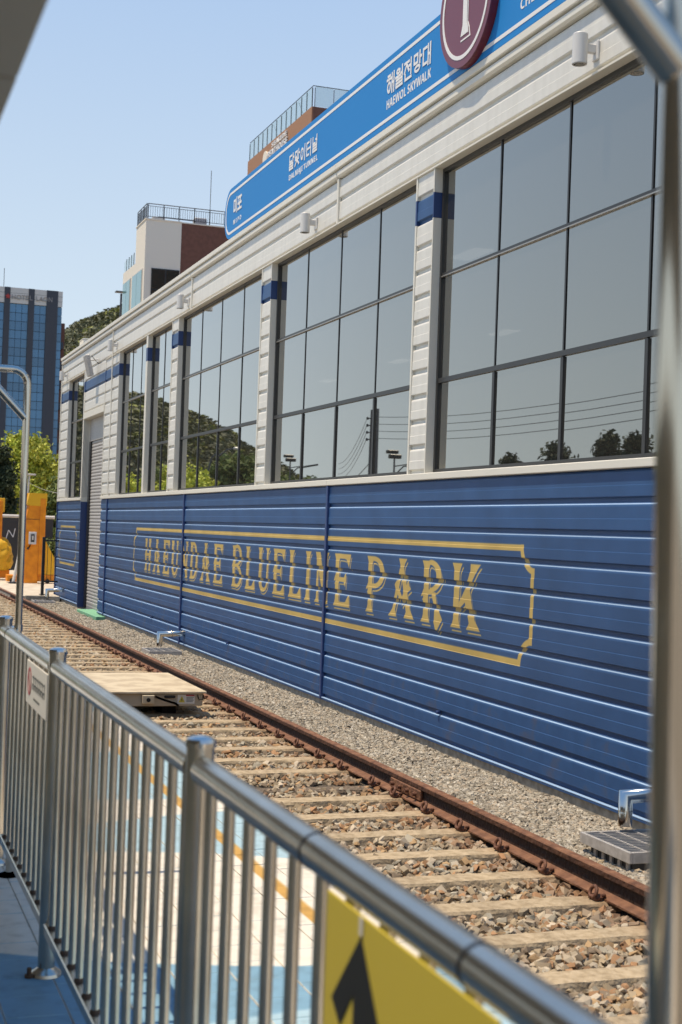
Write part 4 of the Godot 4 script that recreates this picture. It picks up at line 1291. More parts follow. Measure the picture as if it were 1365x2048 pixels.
func hotel() -> void:
	var root := thing("hotel_tower", "tall hotel block of blue glass bays and charcoal piers far left", "building", Vector3(25, 0, -255))
	var Zf := -255.0
	part(root, "body", MB.new().box(Vector3(12.0, 0, -272), Vector3(35.45, 42.4, Zf - 0.06)).mesh(), M.hotel_line)
	part(root, "roof_slab", MB.new().box(Vector3(12.0, 42.41, -272), Vector3(35.5, 42.75, Zf - 0.1)).mesh(), M.hotel_white)
	part(root, "side_wing", MB.new().box(Vector3(35.46, 0, -268), Vector3(36.4, 37.5, Zf - 1.5)).mesh(), M.tower_brown)
	for k in 9:
		part(root, "side_balcony", MB.new().box(Vector3(35.47, 4.0 + k * 3.6, Zf - 1.48), Vector3(36.1, 5.2 + k * 3.6, Zf - 0.6)).mesh(), M.hotel_dark)
	var piers := [[16.9, 17.9], [21.0, 22.0], [25.47, 26.46], [29.63, 30.66], [32.77, 34.76]]
	for p in piers:
		part(root, "pier", MB.new().box(Vector3(p[0], 0, Zf - 0.055), Vector3(p[1], 42.9, Zf + 0.35)).mesh(), M.hotel_dark)
	var bays := [[12.0, 16.9, 3], [17.9, 21.0, 3], [22.0, 25.47, 3], [26.46, 29.63, 3], [30.66, 32.77, 2], [34.76, 35.58, 1]]
	var pane_for := {}
	var tones: Array[StandardMaterial3D] = [M.hotel_glass, M.hotel_glass]
	for q in [[0.9, 0.16], [1.12, 0.1], [0.78, 0.14]]:
		var hg: StandardMaterial3D = M.hotel_glass.duplicate()
		hg.albedo_color = (Color(0.05, 0.16, 0.29) * float(q[0])).linear_to_srgb()
		hg.roughness = q[1]
		tones.append(hg)
	for b in bays:
		part(root, "parapet_panel", MB.new().box(Vector3(b[0], 40.15, Zf - 0.055), Vector3(b[1], 42.88, Zf + 0.25)).mesh(), M.hotel_white)
		for g in [41.0, 41.9]:
			part(root, "parapet_joint", MB.new().box(Vector3(b[0], g, Zf + 0.251), Vector3(b[1], g + 0.05, Zf + 0.26)).mesh(), M.grey_print)
		var w: float = (b[1] - b[0]) / b[2]
		for k in b[2]:
			var y := 40.1
			var row := 0
			while y > 3.0:
				var h := 1.58 if row % 2 == 0 else 1.5
				var key := "%d %.2f" % [row % 2, w]
				if not pane_for.has(key):
					pane_for[key] = MB.new().box(Vector3(0.035, -h + 0.045, -0.05), Vector3(w - 0.035, -0.045, 0.0)).mesh()
				if b[0] > 21.9:
					part(root, "pane", pane_for[key], tones[(row * 7 + k * 5 + int(b[0]) * 3 + row / 3) % 5], Vector3(b[0] + k * w, y, Zf + 0.02))
				y -= h
				row += 1
	latin(root, "HOTEL", Vector3(26.75, 40.86, Zf + 0.42), 3.55, 0.78, M.hotel_letter, Basis.IDENTITY, 0.15, "Droid Sans", 400)
	latin(root, "LAON", Vector3(30.95, 40.86, Zf + 0.42), 2.8, 0.78, M.hotel_letter, Basis.IDENTITY, 0.15, "Droid Sans", 400)
	var star := MB.new()
	for k in 5:
		var a := PI / 2 + k * TAU / 5
		var d := Vector2(cos(a), sin(a))
		var s := d.orthogonal()
		star.prism(PackedVector2Array([s * 0.04, d * 0.26 + s * 0.13, d * 0.5, d * 0.26 - s * 0.13, -s * 0.04]), Vector3(26.05, 41.25, Zf + 0.36 + k * 0.002), Vector3.RIGHT, Vector3.UP, Vector3(0, 0, 0.1))
	part(root, "emblem", star.mesh(), M.red)
	part(root, "lightning_rod", MB.new().tube([Vector3(25.9, 42.8, Zf - 6), Vector3(25.9, 47.2, Zf - 6)], 0.06, 6).mesh(), M.rail_grey)

func fence_run(root: Node3D, called: String, a: Vector3, b: Vector3, h: float, post_every: float, bar_every: float, m: Material) -> void:
	var d := (b - a)
	var n := int(d.length() / post_every)
	for i in n + 1:
		part(root, called + "_post", MB.new().tube([a + d * i / n, a + d * i / n + Vector3.UP * h], 0.022, 6).mesh(), m)
	part(root, called + "_rail", MB.new().tube([a + Vector3.UP * h, b + Vector3.UP * h], 0.02, 6).mesh(), m)
	part(root, called + "_rail", MB.new().tube([a + Vector3.UP * 0.09, b + Vector3.UP * 0.09], 0.014, 6).mesh(), m)
	part(root, called + "_rail", MB.new().tube([a + Vector3.UP * (h - 0.1), b + Vector3.UP * (h - 0.1)], 0.012, 6).mesh(), m)
	var bars := MB.new()
	var k := int(d.length() / bar_every)
	for i in range(1, k):
		var p := a + d * i / k
		bars.tube([p + Vector3.UP * 0.09, p + Vector3.UP * (h - 0.1)], 0.008, 5, false)
	part(root, called + "_bars", bars.mesh(), m).set_meta("kind", "stuff")

func tower() -> void:
	var root := thing("white_tower_house", "white and brown house with rooftop railing seen beyond the shed", "building", Vector3(13, 0, -61))
	var x0 := 11.78
	part(root, "stair_tower", MB.new().box(Vector3(x0, 0, -62.1), Vector3(13.33, 15.04, -60)).mesh(), M.tower_white)
	part(root, "brown_wall", MB.new().box(Vector3(13.331, 0, -70), Vector3(19.5, 15.03, -60.03)).mesh(), M.tower_brown)
	part(root, "side_wing", MB.new().box(Vector3(x0 + 0.01, 0, -65.0), Vector3(13.33, 13.5, -62.101)).mesh(), M.tower_white)
	# windows on the wing and the tower: frame, then panes
	for q in [[-62.55, -60.35, 13.0], [-64.75, -63.0, 13.0]]:
		var w := part(root, "window", MB.new().box(Vector3(x0 - 0.03, 9.0, q[0]), Vector3(x0 + 0.02, q[2], q[1])).mesh(), M.hotel_white)
		var mid: float = (q[0] + q[1]) / 2
		part(w, "pane", MB.new().box(Vector3(x0 - 0.045, 9.05, q[0] + 0.06), Vector3(x0 - 0.031, q[2] - 0.06, mid - 0.02)).mesh(), M.teal_glass)
		part(w, "pane", MB.new().box(Vector3(x0 - 0.045, 9.05, mid + 0.02), Vector3(x0 - 0.031, q[2] - 0.06, q[1] - 0.06)).mesh(), M.teal_glass)
	var w2 := part(root, "window", MB.new().box(Vector3(12.08, 10.4, -60.02), Vector3(13.30, 12.98, -59.97)).mesh(), M.frame_dark)
	for k in 2:
		var xa := 12.12 + k * 0.61
		part(w2, "pane", MB.new().box(Vector3(xa, 12.1, -59.969), Vector3(xa + 0.54, 12.93, -59.955)).mesh(), M.dark_glass)
		part(w2, "pane", MB.new().box(Vector3(xa, 10.5, -59.969), Vector3(xa + 0.54, 12.05, -59.955)).mesh(), M.dark_glass)
	part(root, "roof_edge", MB.new().box(Vector3(x0 - 0.03, 15.041, -62.13), Vector3(13.33, 15.09, -59.97)).box(Vector3(13.331, 15.031, -60.1), Vector3(19.5, 15.08, -60.0)).mesh(), M.tower_white)
	fence_run(root, "roof_railing", Vector3(x0 + 0.08, 15.09, -60.02), Vector3(18.6, 15.08, -60.02), 0.64, 0.62, 0.1, M.rail_grey)
	fence_run(root, "roof_railing", Vector3(x0 + 0.03, 15.09, -60.05), Vector3(x0 + 0.03, 15.09, -62.05), 0.64, 0.62, 0.1, M.rail_grey)
	for k in 4:
		var za := -62.75 - k * 0.58
		part(root, "terrace_post", MB.new().box(Vector3(x0 + 0.04, 13.5, za), Vector3(x0 + 0.07, 14.08, za + 0.03)).mesh(), M.rail_grey)
		part(root, "terrace_glass", MB.new().box(Vector3(x0 + 0.05, 13.55, za - 0.53), Vector3(x0 + 0.06, 14.03, za - 0.01)).mesh(), M.balustrade_glass)
	part(root, "gutter_pipe", MB.new().tube([Vector3(x0 - 0.02, 12.6, -65.15), Vector3(x0 - 0.02, 5.0, -65.15)], 0.05, 6).mesh(), M.rail_grey)
	part(root, "eave", MB.new().box(Vector3(x0 - 0.28, 12.66, -65.4), Vector3(x0 + 0.1, 12.71, -65.02)).mesh(), M.rail_grey)
	for q in [[12.3, -61.2, 0.42], [14.1, -60.9, 0.5], [16.2, -61.0, 0.38]]:
		part(root, "roof_unit", MB.new().box(Vector3(q[0], 15.05, q[1] - 0.4), Vector3(q[0] + 0.55, 15.05 + q[2], q[1]), 0.03).mesh(), M.galvanised)
	part(root, "roof_pipe", MB.new().tube([Vector3(12.4, 15.3, -60.5), Vector3(14.0, 15.3, -60.5), Vector3(14.0, 15.1, -60.5)], 0.03, 6).mesh(), M.rail_grey)
	part(root, "antenna", MB.new().tube([Vector3(14.7, 15.0, -60.6), Vector3(14.7, 17.6, -60.6)], 0.015, 5).mesh(), M.rail_grey)

func penthouse() -> void:
	var root := thing("terracotta_house", "terracotta house with glass roof balustrade rising behind the blue route sign", "building", Vector3(15, 0, -45))
	part(root, "body", MB.new().box(Vector3(13.31, 0, -49.4), Vector3(20, 15.19, -42.0)).mesh(), M.terracotta)
	part(root, "gable_wall", MB.new().box(Vector3(13.33, 0, -41.999), Vector3(20, 15.17, -41.95)).mesh(), M.tower_brown)
	for k in 14:
		var z := -49.3 + k * 0.553
		part(root, "balustrade_post", MB.new().box(Vector3(13.33, 15.0, z), Vector3(13.36, 15.80, z + 0.028)).mesh(), M.rail_grey)
		if k < 13: part(root, "balustrade_pane", MB.new().box(Vector3(13.34, 15.22, z + 0.04), Vector3(13.348, 15.82, z + 0.54)).mesh(), M.balustrade_glass)
	for k in 5:
		var x := 13.4 + k * 0.62
		part(root, "balustrade_post", MB.new().box(Vector3(x, 15.19, -42.05), Vector3(x + 0.02, 15.80, -42.03)).mesh(), M.rail_grey)
		part(root, "balustrade_pane", MB.new().box(Vector3(x + 0.03, 15.22, -42.05), Vector3(x + 0.61, 15.84, -42.042)).mesh(), M.balustrade_glass)
	part(root, "handrail", MB.new().tube([Vector3(13.35, 15.85, -49.3), Vector3(13.35, 15.85, -42.04), Vector3(16.5, 15.85, -42.04)], 0.012, 6).mesh(), M.rail_grey)
	for z in [-46.4, -43.6]:
		part(root, "brace", MB.new().tube([Vector3(13.37, 15.75, z), Vector3(13.37, 15.2, z + 0.55)], 0.012, 5).mesh(), M.rail_grey)
	part(root, "logo", MB.new().prism(arc(0, 0, 0.26, 0.26, 0, 350, 35), Vector3(13.30, 14.72, -46.98), Vector3(0, 0, 1), Vector3.UP, Vector3(-0.05, 0, 0)).mesh(), M.tower_white)
	latin(root, "PENTHOUSE", Vector3(13.25, 14.62, -46.62), 2.2, 0.24, M.lettering_white, TO_TRACK, 0.05)
	latin(root, "SEASIDE", Vector3(13.25, 14.92, -46.2), 1.7, 0.15, M.lettering_white, TO_TRACK, 0.05)

# what the windows mirror: trees, lamps and a power pole across the track
func behind() -> void:
	var cl := leaf_mesh(9, 0.26, 0.12, 42)
	var t := thing("roadside_tree", "bright green roadside tree mirrored in the far left window", "tree", Vector3(-9, 0, -104), "trees across the track")
	crown(t, M.leaf_bright, cl, 1.0, 5.2, 2.3, 46, 30, 61, false, 1.3)
	copy_of(t, Vector3(-11, 0, -96), 1.0, "bright green roadside tree mirrored low in the double window", Vector3(1.1, 1.1, 1.1))
	copy_of(t, Vector3(-10, 0, -84), 2.2, "green roadside tree mirrored beside the narrow window post", Vector3(0.7, 0.62, 0.7))
	var u := thing("dark_roadside_tree", "dark roadside tree mirrored behind the bright ones", "tree", Vector3(-14, 0, -118), "trees across the track")
	crown(u, M.leaf_mid, cl, 0.8, 6.4, 3.0, 50, 32, 62, false, 1.6)
	copy_of(u, Vector3(-19, 0, -110), 0.7, "dark roadside tree mirrored under the hill in the third bay", Vector3(1.2, 1.15, 1.2))
	copy_of(u, Vector3(-21, 0, -100), 1.9, "dark roadside tree mirrored right of the hill in the third bay", Vector3(1.1, 0.85, 1.1))
	copy_of(u, Vector3(-12, 0, -70), 2.9, "low dark tree mirrored at the foot of the third bay", Vector3(0.8, 0.55, 0.8))
	copy_of(u, Vector3(-17, 0, -86), 4.0, "low dark bush mirrored at the foot of the second bay", Vector3(0.8, 0.5, 0.8))
	var p := thing("pine", "ragged pine mirrored at the left foot of the nearest bay", "tree", Vector3(-16, 0, -54.9), "pines across the track")
	crown(p, M.leaf_dark, cl, 1.2, 5.3, 1.15, 46, 26, 63, true, 0.9)
	copy_of(p, Vector3(-15.5, 0, -53.8), 0.8, "low ragged pine mirrored next to the first one", Vector3(1.1, 0.88, 1.1))
	copy_of(p, Vector3(-16, 0, -50.8), 1.5, "taller pine mirrored left of the second mullion", Vector3(1.2, 1.06, 1.2))
	copy_of(p, Vector3(-16.5, 0, -47.8), 2.6, "slender pine mirrored midway in the nearest bay", Vector3(1.0, 1.12, 1.0))
	copy_of(p, Vector3(-16, 0, -46.3), 3.6, "small pine mirrored beside the slender one", Vector3(0.8, 0.85, 0.8))
	copy_of(p, Vector3(-15, 0, -43.2), 4.4, "bushy pine mirrored at the right end of the nearest bay", Vector3(1.1, 1.05, 1.1))
	var pole := thing("power_pole", "concrete power pole with crossarms mirrored in the second bay", "pole", Vector3(-16, 0, -71.8))
	part(pole, "mast", MB.new().tube([Vector3(-16, -0.2, -71.8), Vector3(-16, 8.7, -71.8)], 0.17, 10, true, 0.11).mesh(), M.rail_grey)
	for k in 4:
		part(pole, "insulator", MB.new().lathe([Vector2(0, 0), Vector2(0.07, 0.02), Vector2(0.05, 0.1), Vector2(0.08, 0.12), Vector2(0, 0.18)], Vector3(-15.72, 7.0 + k * 0.38, -71.8), 8).mesh(), M.black_paint)
		part(pole, "arm", MB.new().box(Vector3(-16, 7.06 + k * 0.38, -71.83), Vector3(-15.66, 7.12 + k * 0.38, -71.77)).mesh(), M.rail_grey)
	var wires := thing("power_lines", "power lines strung from the mirrored power pole", "wire", Vector3(-16, 7, -70))
	for k in 4:
		part(wires, "wire", MB.new().tube(slope_pts(Vector3(-15.7, 7.1 + k * 0.38, -71.8), Vector3(-15.0, 6.6 + k * 0.3, -36), 0.5), 0.014, 5).mesh(), M.black_paint)
		part(wires, "wire", MB.new().tube(slope_pts(Vector3(-15.7, 7.1 + k * 0.38, -71.8), Vector3(-24.0, 6.0 + k * 0.38, -100), 0.6), 0.014, 5).mesh(), M.black_paint)
	part(wires, "wire", MB.new().tube(slope_pts(Vector3(-16, 5.9, -71.8), Vector3(-20, 2.5, -96), 0.3), 0.022, 5).mesh(), M.black_paint)
	var lampt := func(at: Vector3, h: float, label: String) -> void:
		var l := thing("street_lamp", label, "street lamp", at, "street lamps across the track")
		part(l, "pole", MB.new().tube([Vector3(0, -0.1, 0), Vector3(0, h, 0)], 0.07, 8, true, 0.05).mesh(), M.rail_grey, Vector3.ZERO, true)
		part(l, "bracket", MB.new().tube([Vector3(0, h - 1.0, 0), Vector3(-0.4, h - 0.5, 0.3), Vector3(-1.5, h - 0.25, 1.2)], 0.035, 6).tube([Vector3(0, h - 0.5, 0), Vector3(-1.5, h - 0.2, 1.2)], 0.03, 6).mesh(), M.black_paint, Vector3.ZERO, true)
		part(l, "floodlight", MB.new().box(Vector3(-0.35, h - 0.1, -0.15), Vector3(0.3, h + 0.12, 0.15), 0.03).mesh(), M.black_paint, Vector3.ZERO, true)
		part(l, "floodlight", MB.new().box(Vector3(-0.2, h + 0.16, -0.25), Vector3(0.4, h + 0.34, 0.1), 0.03).mesh(), M.black_paint, Vector3.ZERO, true)
	lampt.call(Vector3(-16, 0, -87), 6.4, "street lamp with floodlights mirrored at the left of the second bay")
	lampt.call(Vector3(-16, 0, -69), 6.0, "street lamp with floodlights mirrored beside the power pole")
	var l3 := thing("cobra_lamp", "curved street lamp with a pale head mirrored in the third bay", "street lamp", Vector3(-16, 0, -108), "street lamps across the track")
	part(l3, "pole", MB.new().tube([Vector3(0, -0.1, 0), Vector3(0, 6.4, 0), Vector3(-0.2, 7.4, 0.2), Vector3(-0.9, 8.1, 0.8), Vector3(-1.4, 8.2, 1.2)], 0.09, 8, true, 0.05).mesh(), M.rail_grey, Vector3.ZERO, true)
	part(l3, "lamp_head", MB.new().box(Vector3(-2.1, 8.1, 1.1), Vector3(-1.3, 8.32, 1.5), 0.08).mesh(), M.lamp_white, Vector3.ZERO, true)

# ---------- the track ----------
func track() -> void:
	var root := thing("railway_track", "rusty single track on pale concrete sleepers running along the shed", "railway track", Vector3(3.39, -0.2, -15))
	var prof := PackedVector2Array([Vector2(-0.0635, 0.0), Vector2(0.0635, 0.0), Vector2(0.0635, 0.011), Vector2(0.02, 0.024), Vector2(0.009, 0.034), Vector2(0.008, 0.10), Vector2(0.0315, 0.114), Vector2(0.0325, 0.143), Vector2(0.027, 0.151), Vector2(0.018, 0.153), Vector2(-0.018, 0.153), Vector2(-0.027, 0.151), Vector2(-0.0325, 0.143), Vector2(-0.0315, 0.114), Vector2(-0.008, 0.10), Vector2(-0.009, 0.034), Vector2(-0.02, 0.024), Vector2(-0.0635, 0.011)])
	for x in [2.64, 4.14]:
		for q in [[2.0, -9.98], [-9.985, -36.0], [-36.005, -75.0]]:
			var rb := MB.new()
			for k in prof.size():
				var p0 := prof[k]
				var p1 := prof[(k + 1) % prof.size()]
				var my := (p0.y + p1.y) / 2
				var t := Color(0.15, 0.135, 0.135)                       # shade below the head painted on the web
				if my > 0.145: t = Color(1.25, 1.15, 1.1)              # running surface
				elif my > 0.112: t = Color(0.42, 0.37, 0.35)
				elif my < 0.03: t = Color(2.0, 3.0, 3.9)              # dusty foot, with its sunlit brightness painted in
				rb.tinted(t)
				var e := p1 - p0
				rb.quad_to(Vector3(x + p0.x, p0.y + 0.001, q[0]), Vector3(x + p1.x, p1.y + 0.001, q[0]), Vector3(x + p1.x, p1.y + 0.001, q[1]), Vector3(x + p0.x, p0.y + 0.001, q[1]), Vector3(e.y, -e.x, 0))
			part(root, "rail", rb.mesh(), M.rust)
	# fishplates with bolts at the joint
	for x in [4.14]:
		var fp := part(root, "fishplate", MB.new().box(Vector3(x - 0.036, 0.03, -10.32), Vector3(x - 0.01, 0.108, -9.72), 0.006).mesh(), M.rust)
		for k in 4:
			part(fp, "bolt", MB.new().tube([Vector3(x - 0.065, 0.07, -10.25 + k * 0.15), Vector3(x - 0.03, 0.07, -10.25 + k * 0.15)], 0.017, 6).mesh(), M.rust_dark)
	var nz := FastNoiseLite.new()
	nz.seed = 8; nz.frequency = 1.0
	var pr := [Vector2(-0.115, -0.18), Vector2(-0.092, -0.02), Vector2(-0.083, -0.003), Vector2(-0.05, 0.0), Vector2(0.05, 0.0), Vector2(0.083, -0.003), Vector2(0.092, -0.02), Vector2(0.115, -0.18)]
	var N := 56
	var ties: Array[ArrayMesh] = []
	for variant in 5:
		var tie := MB.new()
		var off := variant * 37.0
		for i in N:
			var xa := 2.12 + (4.43 - 2.12) * i / N
			var xb := 2.12 + (4.43 - 2.12) * (i + 1) / N
			# rust washed off the rails, oil and weathering
			var rust: float = clampf(1.0 - absf(xa - 4.14) / 0.30, 0.0, 1.0) * (0.6 + 0.5 * nz.get_noise_2d(xa * 9.0, off))
			var grey := 0.93 + 0.22 * nz.get_noise_2d(xa * 4.0 + off, off) + 0.03 * (variant - 2)
			tie.tinted(Color(grey, grey, grey).lerp(Color(0.62, 0.40, 0.26), clampf(rust, 0.0, 0.8)))
			for k in pr.size() - 1:
				var p: Vector2 = pr[k]
				var q: Vector2 = pr[k + 1]
				var w := func(x: float, v: Vector2) -> Vector3: return Vector3(x, v.y + 0.006 * nz.get_noise_2d(x * 3.0 + off, v.x * 40.0), v.x + 0.009 * nz.get_noise_2d(x * 5.0 + off, v.x * 50.0 + 9.0))
				tie.quad_to(w.call(xa, p), w.call(xb, p), w.call(xb, q), w.call(xa, q), Vector3(0, 0.2 if absf(p.x + q.x) < 0.17 else 0.05, p.x + q.x))
		for k in pr.size() - 2:
			for e in [2.12, 4.43]:
				tie.quad_to(Vector3(e, pr[0].y, pr[0].x), Vector3(e, pr[k + 1].y, pr[k + 1].x), Vector3(e, pr[k + 2].y, pr[k + 2].x), Vector3(e, pr[0].y, pr[0].x), Vector3(e - 3.3, 0, 0))
		ties.append(tie.mesh())
	# an elastic clip: shoulder, and a bent round bar
	var clip := MB.new()
	clip.box(Vector3(-0.03, 0.0, -0.04), Vector3(0.02, 0.03, 0.04), 0.008)
	var cp := []
	for i in 13:
		var a := deg_to_rad(-60.0 + 300.0 * i / 12.0)
		cp.append(Vector3(-0.02 + 0.012 * sin(a * 1.0), 0.045 + 0.031 * sin(a), 0.033 * cos(a)))
	cp.append(Vector3(0.03, 0.03, 0.03))
	cp.append(Vector3(0.055, 0.022, -0.01))
	clip.tube(cp, 0.0105, 7)
	var cm := clip.mesh()
	for k in range(-6, 78):
		var z := -7.03 - 0.61 * k
		if k == 6: z = -10.55
		if z < -52.0: break
		var s := part(root, "sleeper", ties[absi(k * 7 + k / 3) % 5], M.old_wood if k == 6 else M.sleeper, Vector3(0, 0.0 if k != 6 else -0.012, z))
		if k == 6: tag(s, "weathered brown timber sleeper among the concrete ones")
		if z < -40.0: continue
		part(root, "rail_clip", cm, M.rust_dark, Vector3(4.045, 0.0, z + 0.02))
	# steel cabinet between the rails
	var cab := thing("track_cabinet", "flat beige steel cabinet lying between the rails with warning label", "cabinet", Vector3(3.2, 0.0, -15.6))
	part(cab, "lid", MB.new().box(Vector3(2.52, 0.235, -16.60), Vector3(3.72, 0.258, -14.70), 0.004).mesh(), M.cabinet)
	part(cab, "body", MB.new().box(Vector3(2.55, 0.10, -16.56), Vector3(3.69, 0.234, -14.74), 0.006).mesh(), M.cabinet_side)
	part(cab, "skid", MB.new().box(Vector3(2.7, -0.06, -16.4), Vector3(2.85, 0.099, -14.95)).box(Vector3(3.3, -0.06, -16.4), Vector3(3.45, 0.099, -14.95)).mesh(), M.dark_hole)
	var lock := part(cab, "lock_box", MB.new().box(Vector3(3.03, 0.13, -14.738), Vector3(3.16, 0.222, -14.69), 0.006).mesh(), M.cabinet)
	part(lock, "keyhole", MB.new().prism(arc(3.095, 0.172, 0.022, 0.022, 0, 340, 17), Vector3(0, 0, -14.689), Vector3.RIGHT, Vector3.UP, Vector3(0, 0, 0.008)).mesh(), M.dark_hole)
	part(cab, "handle", MB.new().tube([Vector3(3.17, 0.205, -14.70), Vector3(3.24, 0.18, -14.66), Vector3(3.30, 0.16, -14.66), Vector3(3.38, 0.135, -14.69), Vector3(3.42, 0.11, -14.72)], 0.012, 7).mesh(), M.black_paint)
	part(cab, "grip", MB.new().box(Vector3(3.27, 0.185, -14.738), Vector3(3.39, 0.212, -14.715), 0.008).mesh(), M.black_paint)
	var lab := part(cab, "warning_label", MB.new().box(Vector3(3.415, 0.125, -14.738), Vector3(3.60, 0.222, -14.734)).mesh(), M.sign_white)
	part(lab, "triangle", MB.new().prism(pv([3.425, 0.14, 3.495, 0.14, 3.46, 0.208]), Vector3(0, 0, -14.733), Vector3.RIGHT, Vector3.UP, Vector3(0, 0, 0.002)).mesh(), M.yellow_sign)
	part(lab, "bolt_mark", MB.new().prism(pv([3.455, 0.146, 3.468, 0.168, 3.460, 0.17, 3.465, 0.192, 3.452, 0.166, 3.460, 0.164]), Vector3(0, 0, -14.730), Vector3.RIGHT, Vector3.UP, Vector3(0, 0, 0.002)).mesh(), M.black_print)
	part(lab, "red_strip", MB.new().box(Vector3(3.505, 0.205, -14.733), Vector3(3.595, 0.220, -14.731)).mesh(), M.red_print)
	var ln := MB.new()
	for k in 4: ln.box(Vector3(3.51, 0.188 - k * 0.014, -14.733), Vector3(3.59 - 0.01 * (k % 2), 0.193 - k * 0.014, -14.731))
	part(lab, "print_lines", ln.mesh(), M.grey_print)
	part(cab, "latch", MB.new().tube([Vector3(3.625, 0.22, -14.72), Vector3(3.635, 0.17, -14.69), Vector3(3.68, 0.17, -14.69), Vector3(3.69, 0.22, -14.72)], 0.006, 6).mesh(), M.galvanised)

# ---------- stainless railing and gates ----------
func railing() -> void:
	var root := thing("steel_railing", "stainless steel railing of upright bars along the platform in front", "railing", Vector3(0.75, 0.38, -4))
	var X := 0.75
	var posts := [-0.45, -3.0, -5.15, -6.86, -9.0, -11.15, -13.3, -15.45]
	for z in posts:
		var p := part(root, "post", MB.new().lathe([Vector2(0, -0.02), Vector2(0.0305, -0.02), Vector2(0.0305, 1.148), Vector2(0.0285, 1.152)], Vector3(X, 0.38, z), 28).mesh(), M.steel)
		part(p, "cap", MB.new().lathe([Vector2(0.0335, 1.146), Vector2(0.0338, 1.156), Vector2(0.031, 1.163), Vector2(0.018, 1.169), Vector2(0, 1.171)], Vector3(X, 0.38, z), 28).mesh(), M.steel_bright)
		part(p, "base_flange", MB.new().lathe([Vector2(0.0306, 0.03), Vector2(0.036, 0.025), Vector2(0.055, 0.012), Vector2(0.058, 0.001), Vector2(0.0, 0.001)], Vector3(X, 0.38, z), 24).mesh(), M.steel)
		part(p, "anchor_bolt", MB.new().tube([Vector3(X - 0.062, 0.381, z + 0.02), Vector3(X - 0.062, 0.415, z + 0.02)], 0.009, 6).tube([Vector3(X - 0.062, 0.381, z + 0.02), Vector3(X - 0.062, 0.392, z + 0.02)], 0.017, 6).mesh(), M.steel_stain)
	var rails := [[-0.5, -2.962], [-3.035, -5.112], [-5.187, -6.61], [-6.64, -6.828], [-6.895, -8.965], [-9.035, -11.115], [-11.185, -13.265], [-13.335, -15.415]]
	for r in rails:
		var a: float = r[0]
		var b: float = r[1]
		var pts := [Vector3(X, 1.478, a), Vector3(X, 1.478, b)]
		part(root, "top_rail", MB.new().tube(pts, 0.0302, 28).mesh(), M.steel)
		if a - b > 0.5:
			part(root, "bottom_rail", MB.new().box(Vector3(X - 0.021, 0.535, b), Vector3(X + 0.021, 0.575, a), 0.004).mesh(), M.steel)
			var n := int(round((a - b) / 0.148))
			for k in range(0, n):
				var z := lerpf(a, b, (k + 0.5) / n)
				var q := part(root, "baluster", MB.new().tube([Vector3(X, 0.574, z), Vector3(X, 1.452, z)], 0.0121, 14, false).mesh(), M.steel)
				if z > -7.0 and z < -2.0:
					part(q, "weld", MB.new().lathe([Vector2(0.0175, 0.0), Vector2(0.0155, 0.006), Vector2(0.0122, 0.011)], Vector3(X, 0.5752, z), 10).mesh(), M.steel_stain)
	for z in [-2.2, -1.57]:
		part(root, "joint_ring", MB.new().tube([Vector3(X, 1.478, z - 0.004), Vector3(X, 1.478, z + 0.004)], 0.0312, 28).mesh(), M.black_paint)
	for z in [-3.04, -5.19, -6.9, -9.04]:
		part(root, "rail_collar", MB.new().tube([Vector3(X, 1.478, z), Vector3(X, 1.478, z - 0.012)], 0.0308, 24).mesh(), M.steel_bright)
	# portal gates of bent pipe
	gate("gate_frame", "slender steel gate frame with rounded corner standing far left of the railing", Vector3(0.78, 0.38, -6.62), 0.0165)
	gate("gate_frame", "blurred steel gate frame close by at the right edge", Vector3(0.807, 0.38, -1.22), 0.0195).rotation.z = 0.018
	# yellow arrow board on the near bars
	var ys := thing("arrow_board", "yellow board with black arrow fixed under the near handrail", "sign", Vector3(0.71, 0.7, -1.75))
	part(ys, "plate", MB.new().box(Vector3(0.722, 0.66, -2.06), Vector3(0.727, 1.452, -1.46), 0.001).mesh(), M.yellow_sign)
	var O := Vector3(0.7215, 0, 0)
	part(ys, "arrow", MB.new().prism(pv([-1.905, 1.425, -1.765, 1.24, -1.815, 1.205, -1.872, 1.30, -1.872, 0.95, -1.928, 0.95, -1.928, 1.335, -1.982, 1.272, -2.022, 1.302]), O, Vector3(0, 0, 1), Vector3.UP, Vector3(-0.001, 0, 0)).mesh(), M.black_print)
	part(ys, "white_line", MB.new().prism(pv([-1.912, 1.425, -1.898, 1.425, -1.898, 1.452, -1.912, 1.452]), O - Vector3(0.0005, 0, 0), Vector3(0, 0, 1), Vector3.UP, Vector3(-0.001, 0, 0)).mesh(), M.sign_white)
	var ws := thing("notice_plate", "small white notice plate with a red ring hung on the far bars", "sign", Vector3(0.71, 1.28, -5.45))
	part(ws, "plate", MB.new().box(Vector3(0.716, 1.284, -5.742), Vector3(0.722, 1.452, -5.16), 0.002).mesh(), M.sign_white)
	var o2 := Vector3(0.7155, 0, 0)
	part(ws, "ring", MB.new().prism(band(arc(-5.64, 1.375, 0.055, 0.055, 0, 359.9, 30), arc(-5.64, 1.375, 0.042, 0.042, 0, 359.9, 30)), o2, Vector3(0, 0, 1), Vector3.UP, Vector3(-0.001, 0, 0)).mesh(), M.red_print)
	part(ws, "slash", MB.new().prism(pv([-5.678, 1.408, -5.670, 1.416, -5.602, 1.342, -5.610, 1.334]), o2 - Vector3(0.0012, 0, 0), Vector3(0, 0, 1), Vector3.UP, Vector3(-0.001, 0, 0)).mesh(), M.red_print)
	# blurred grey characters: bars only
	var ch := MB.new()
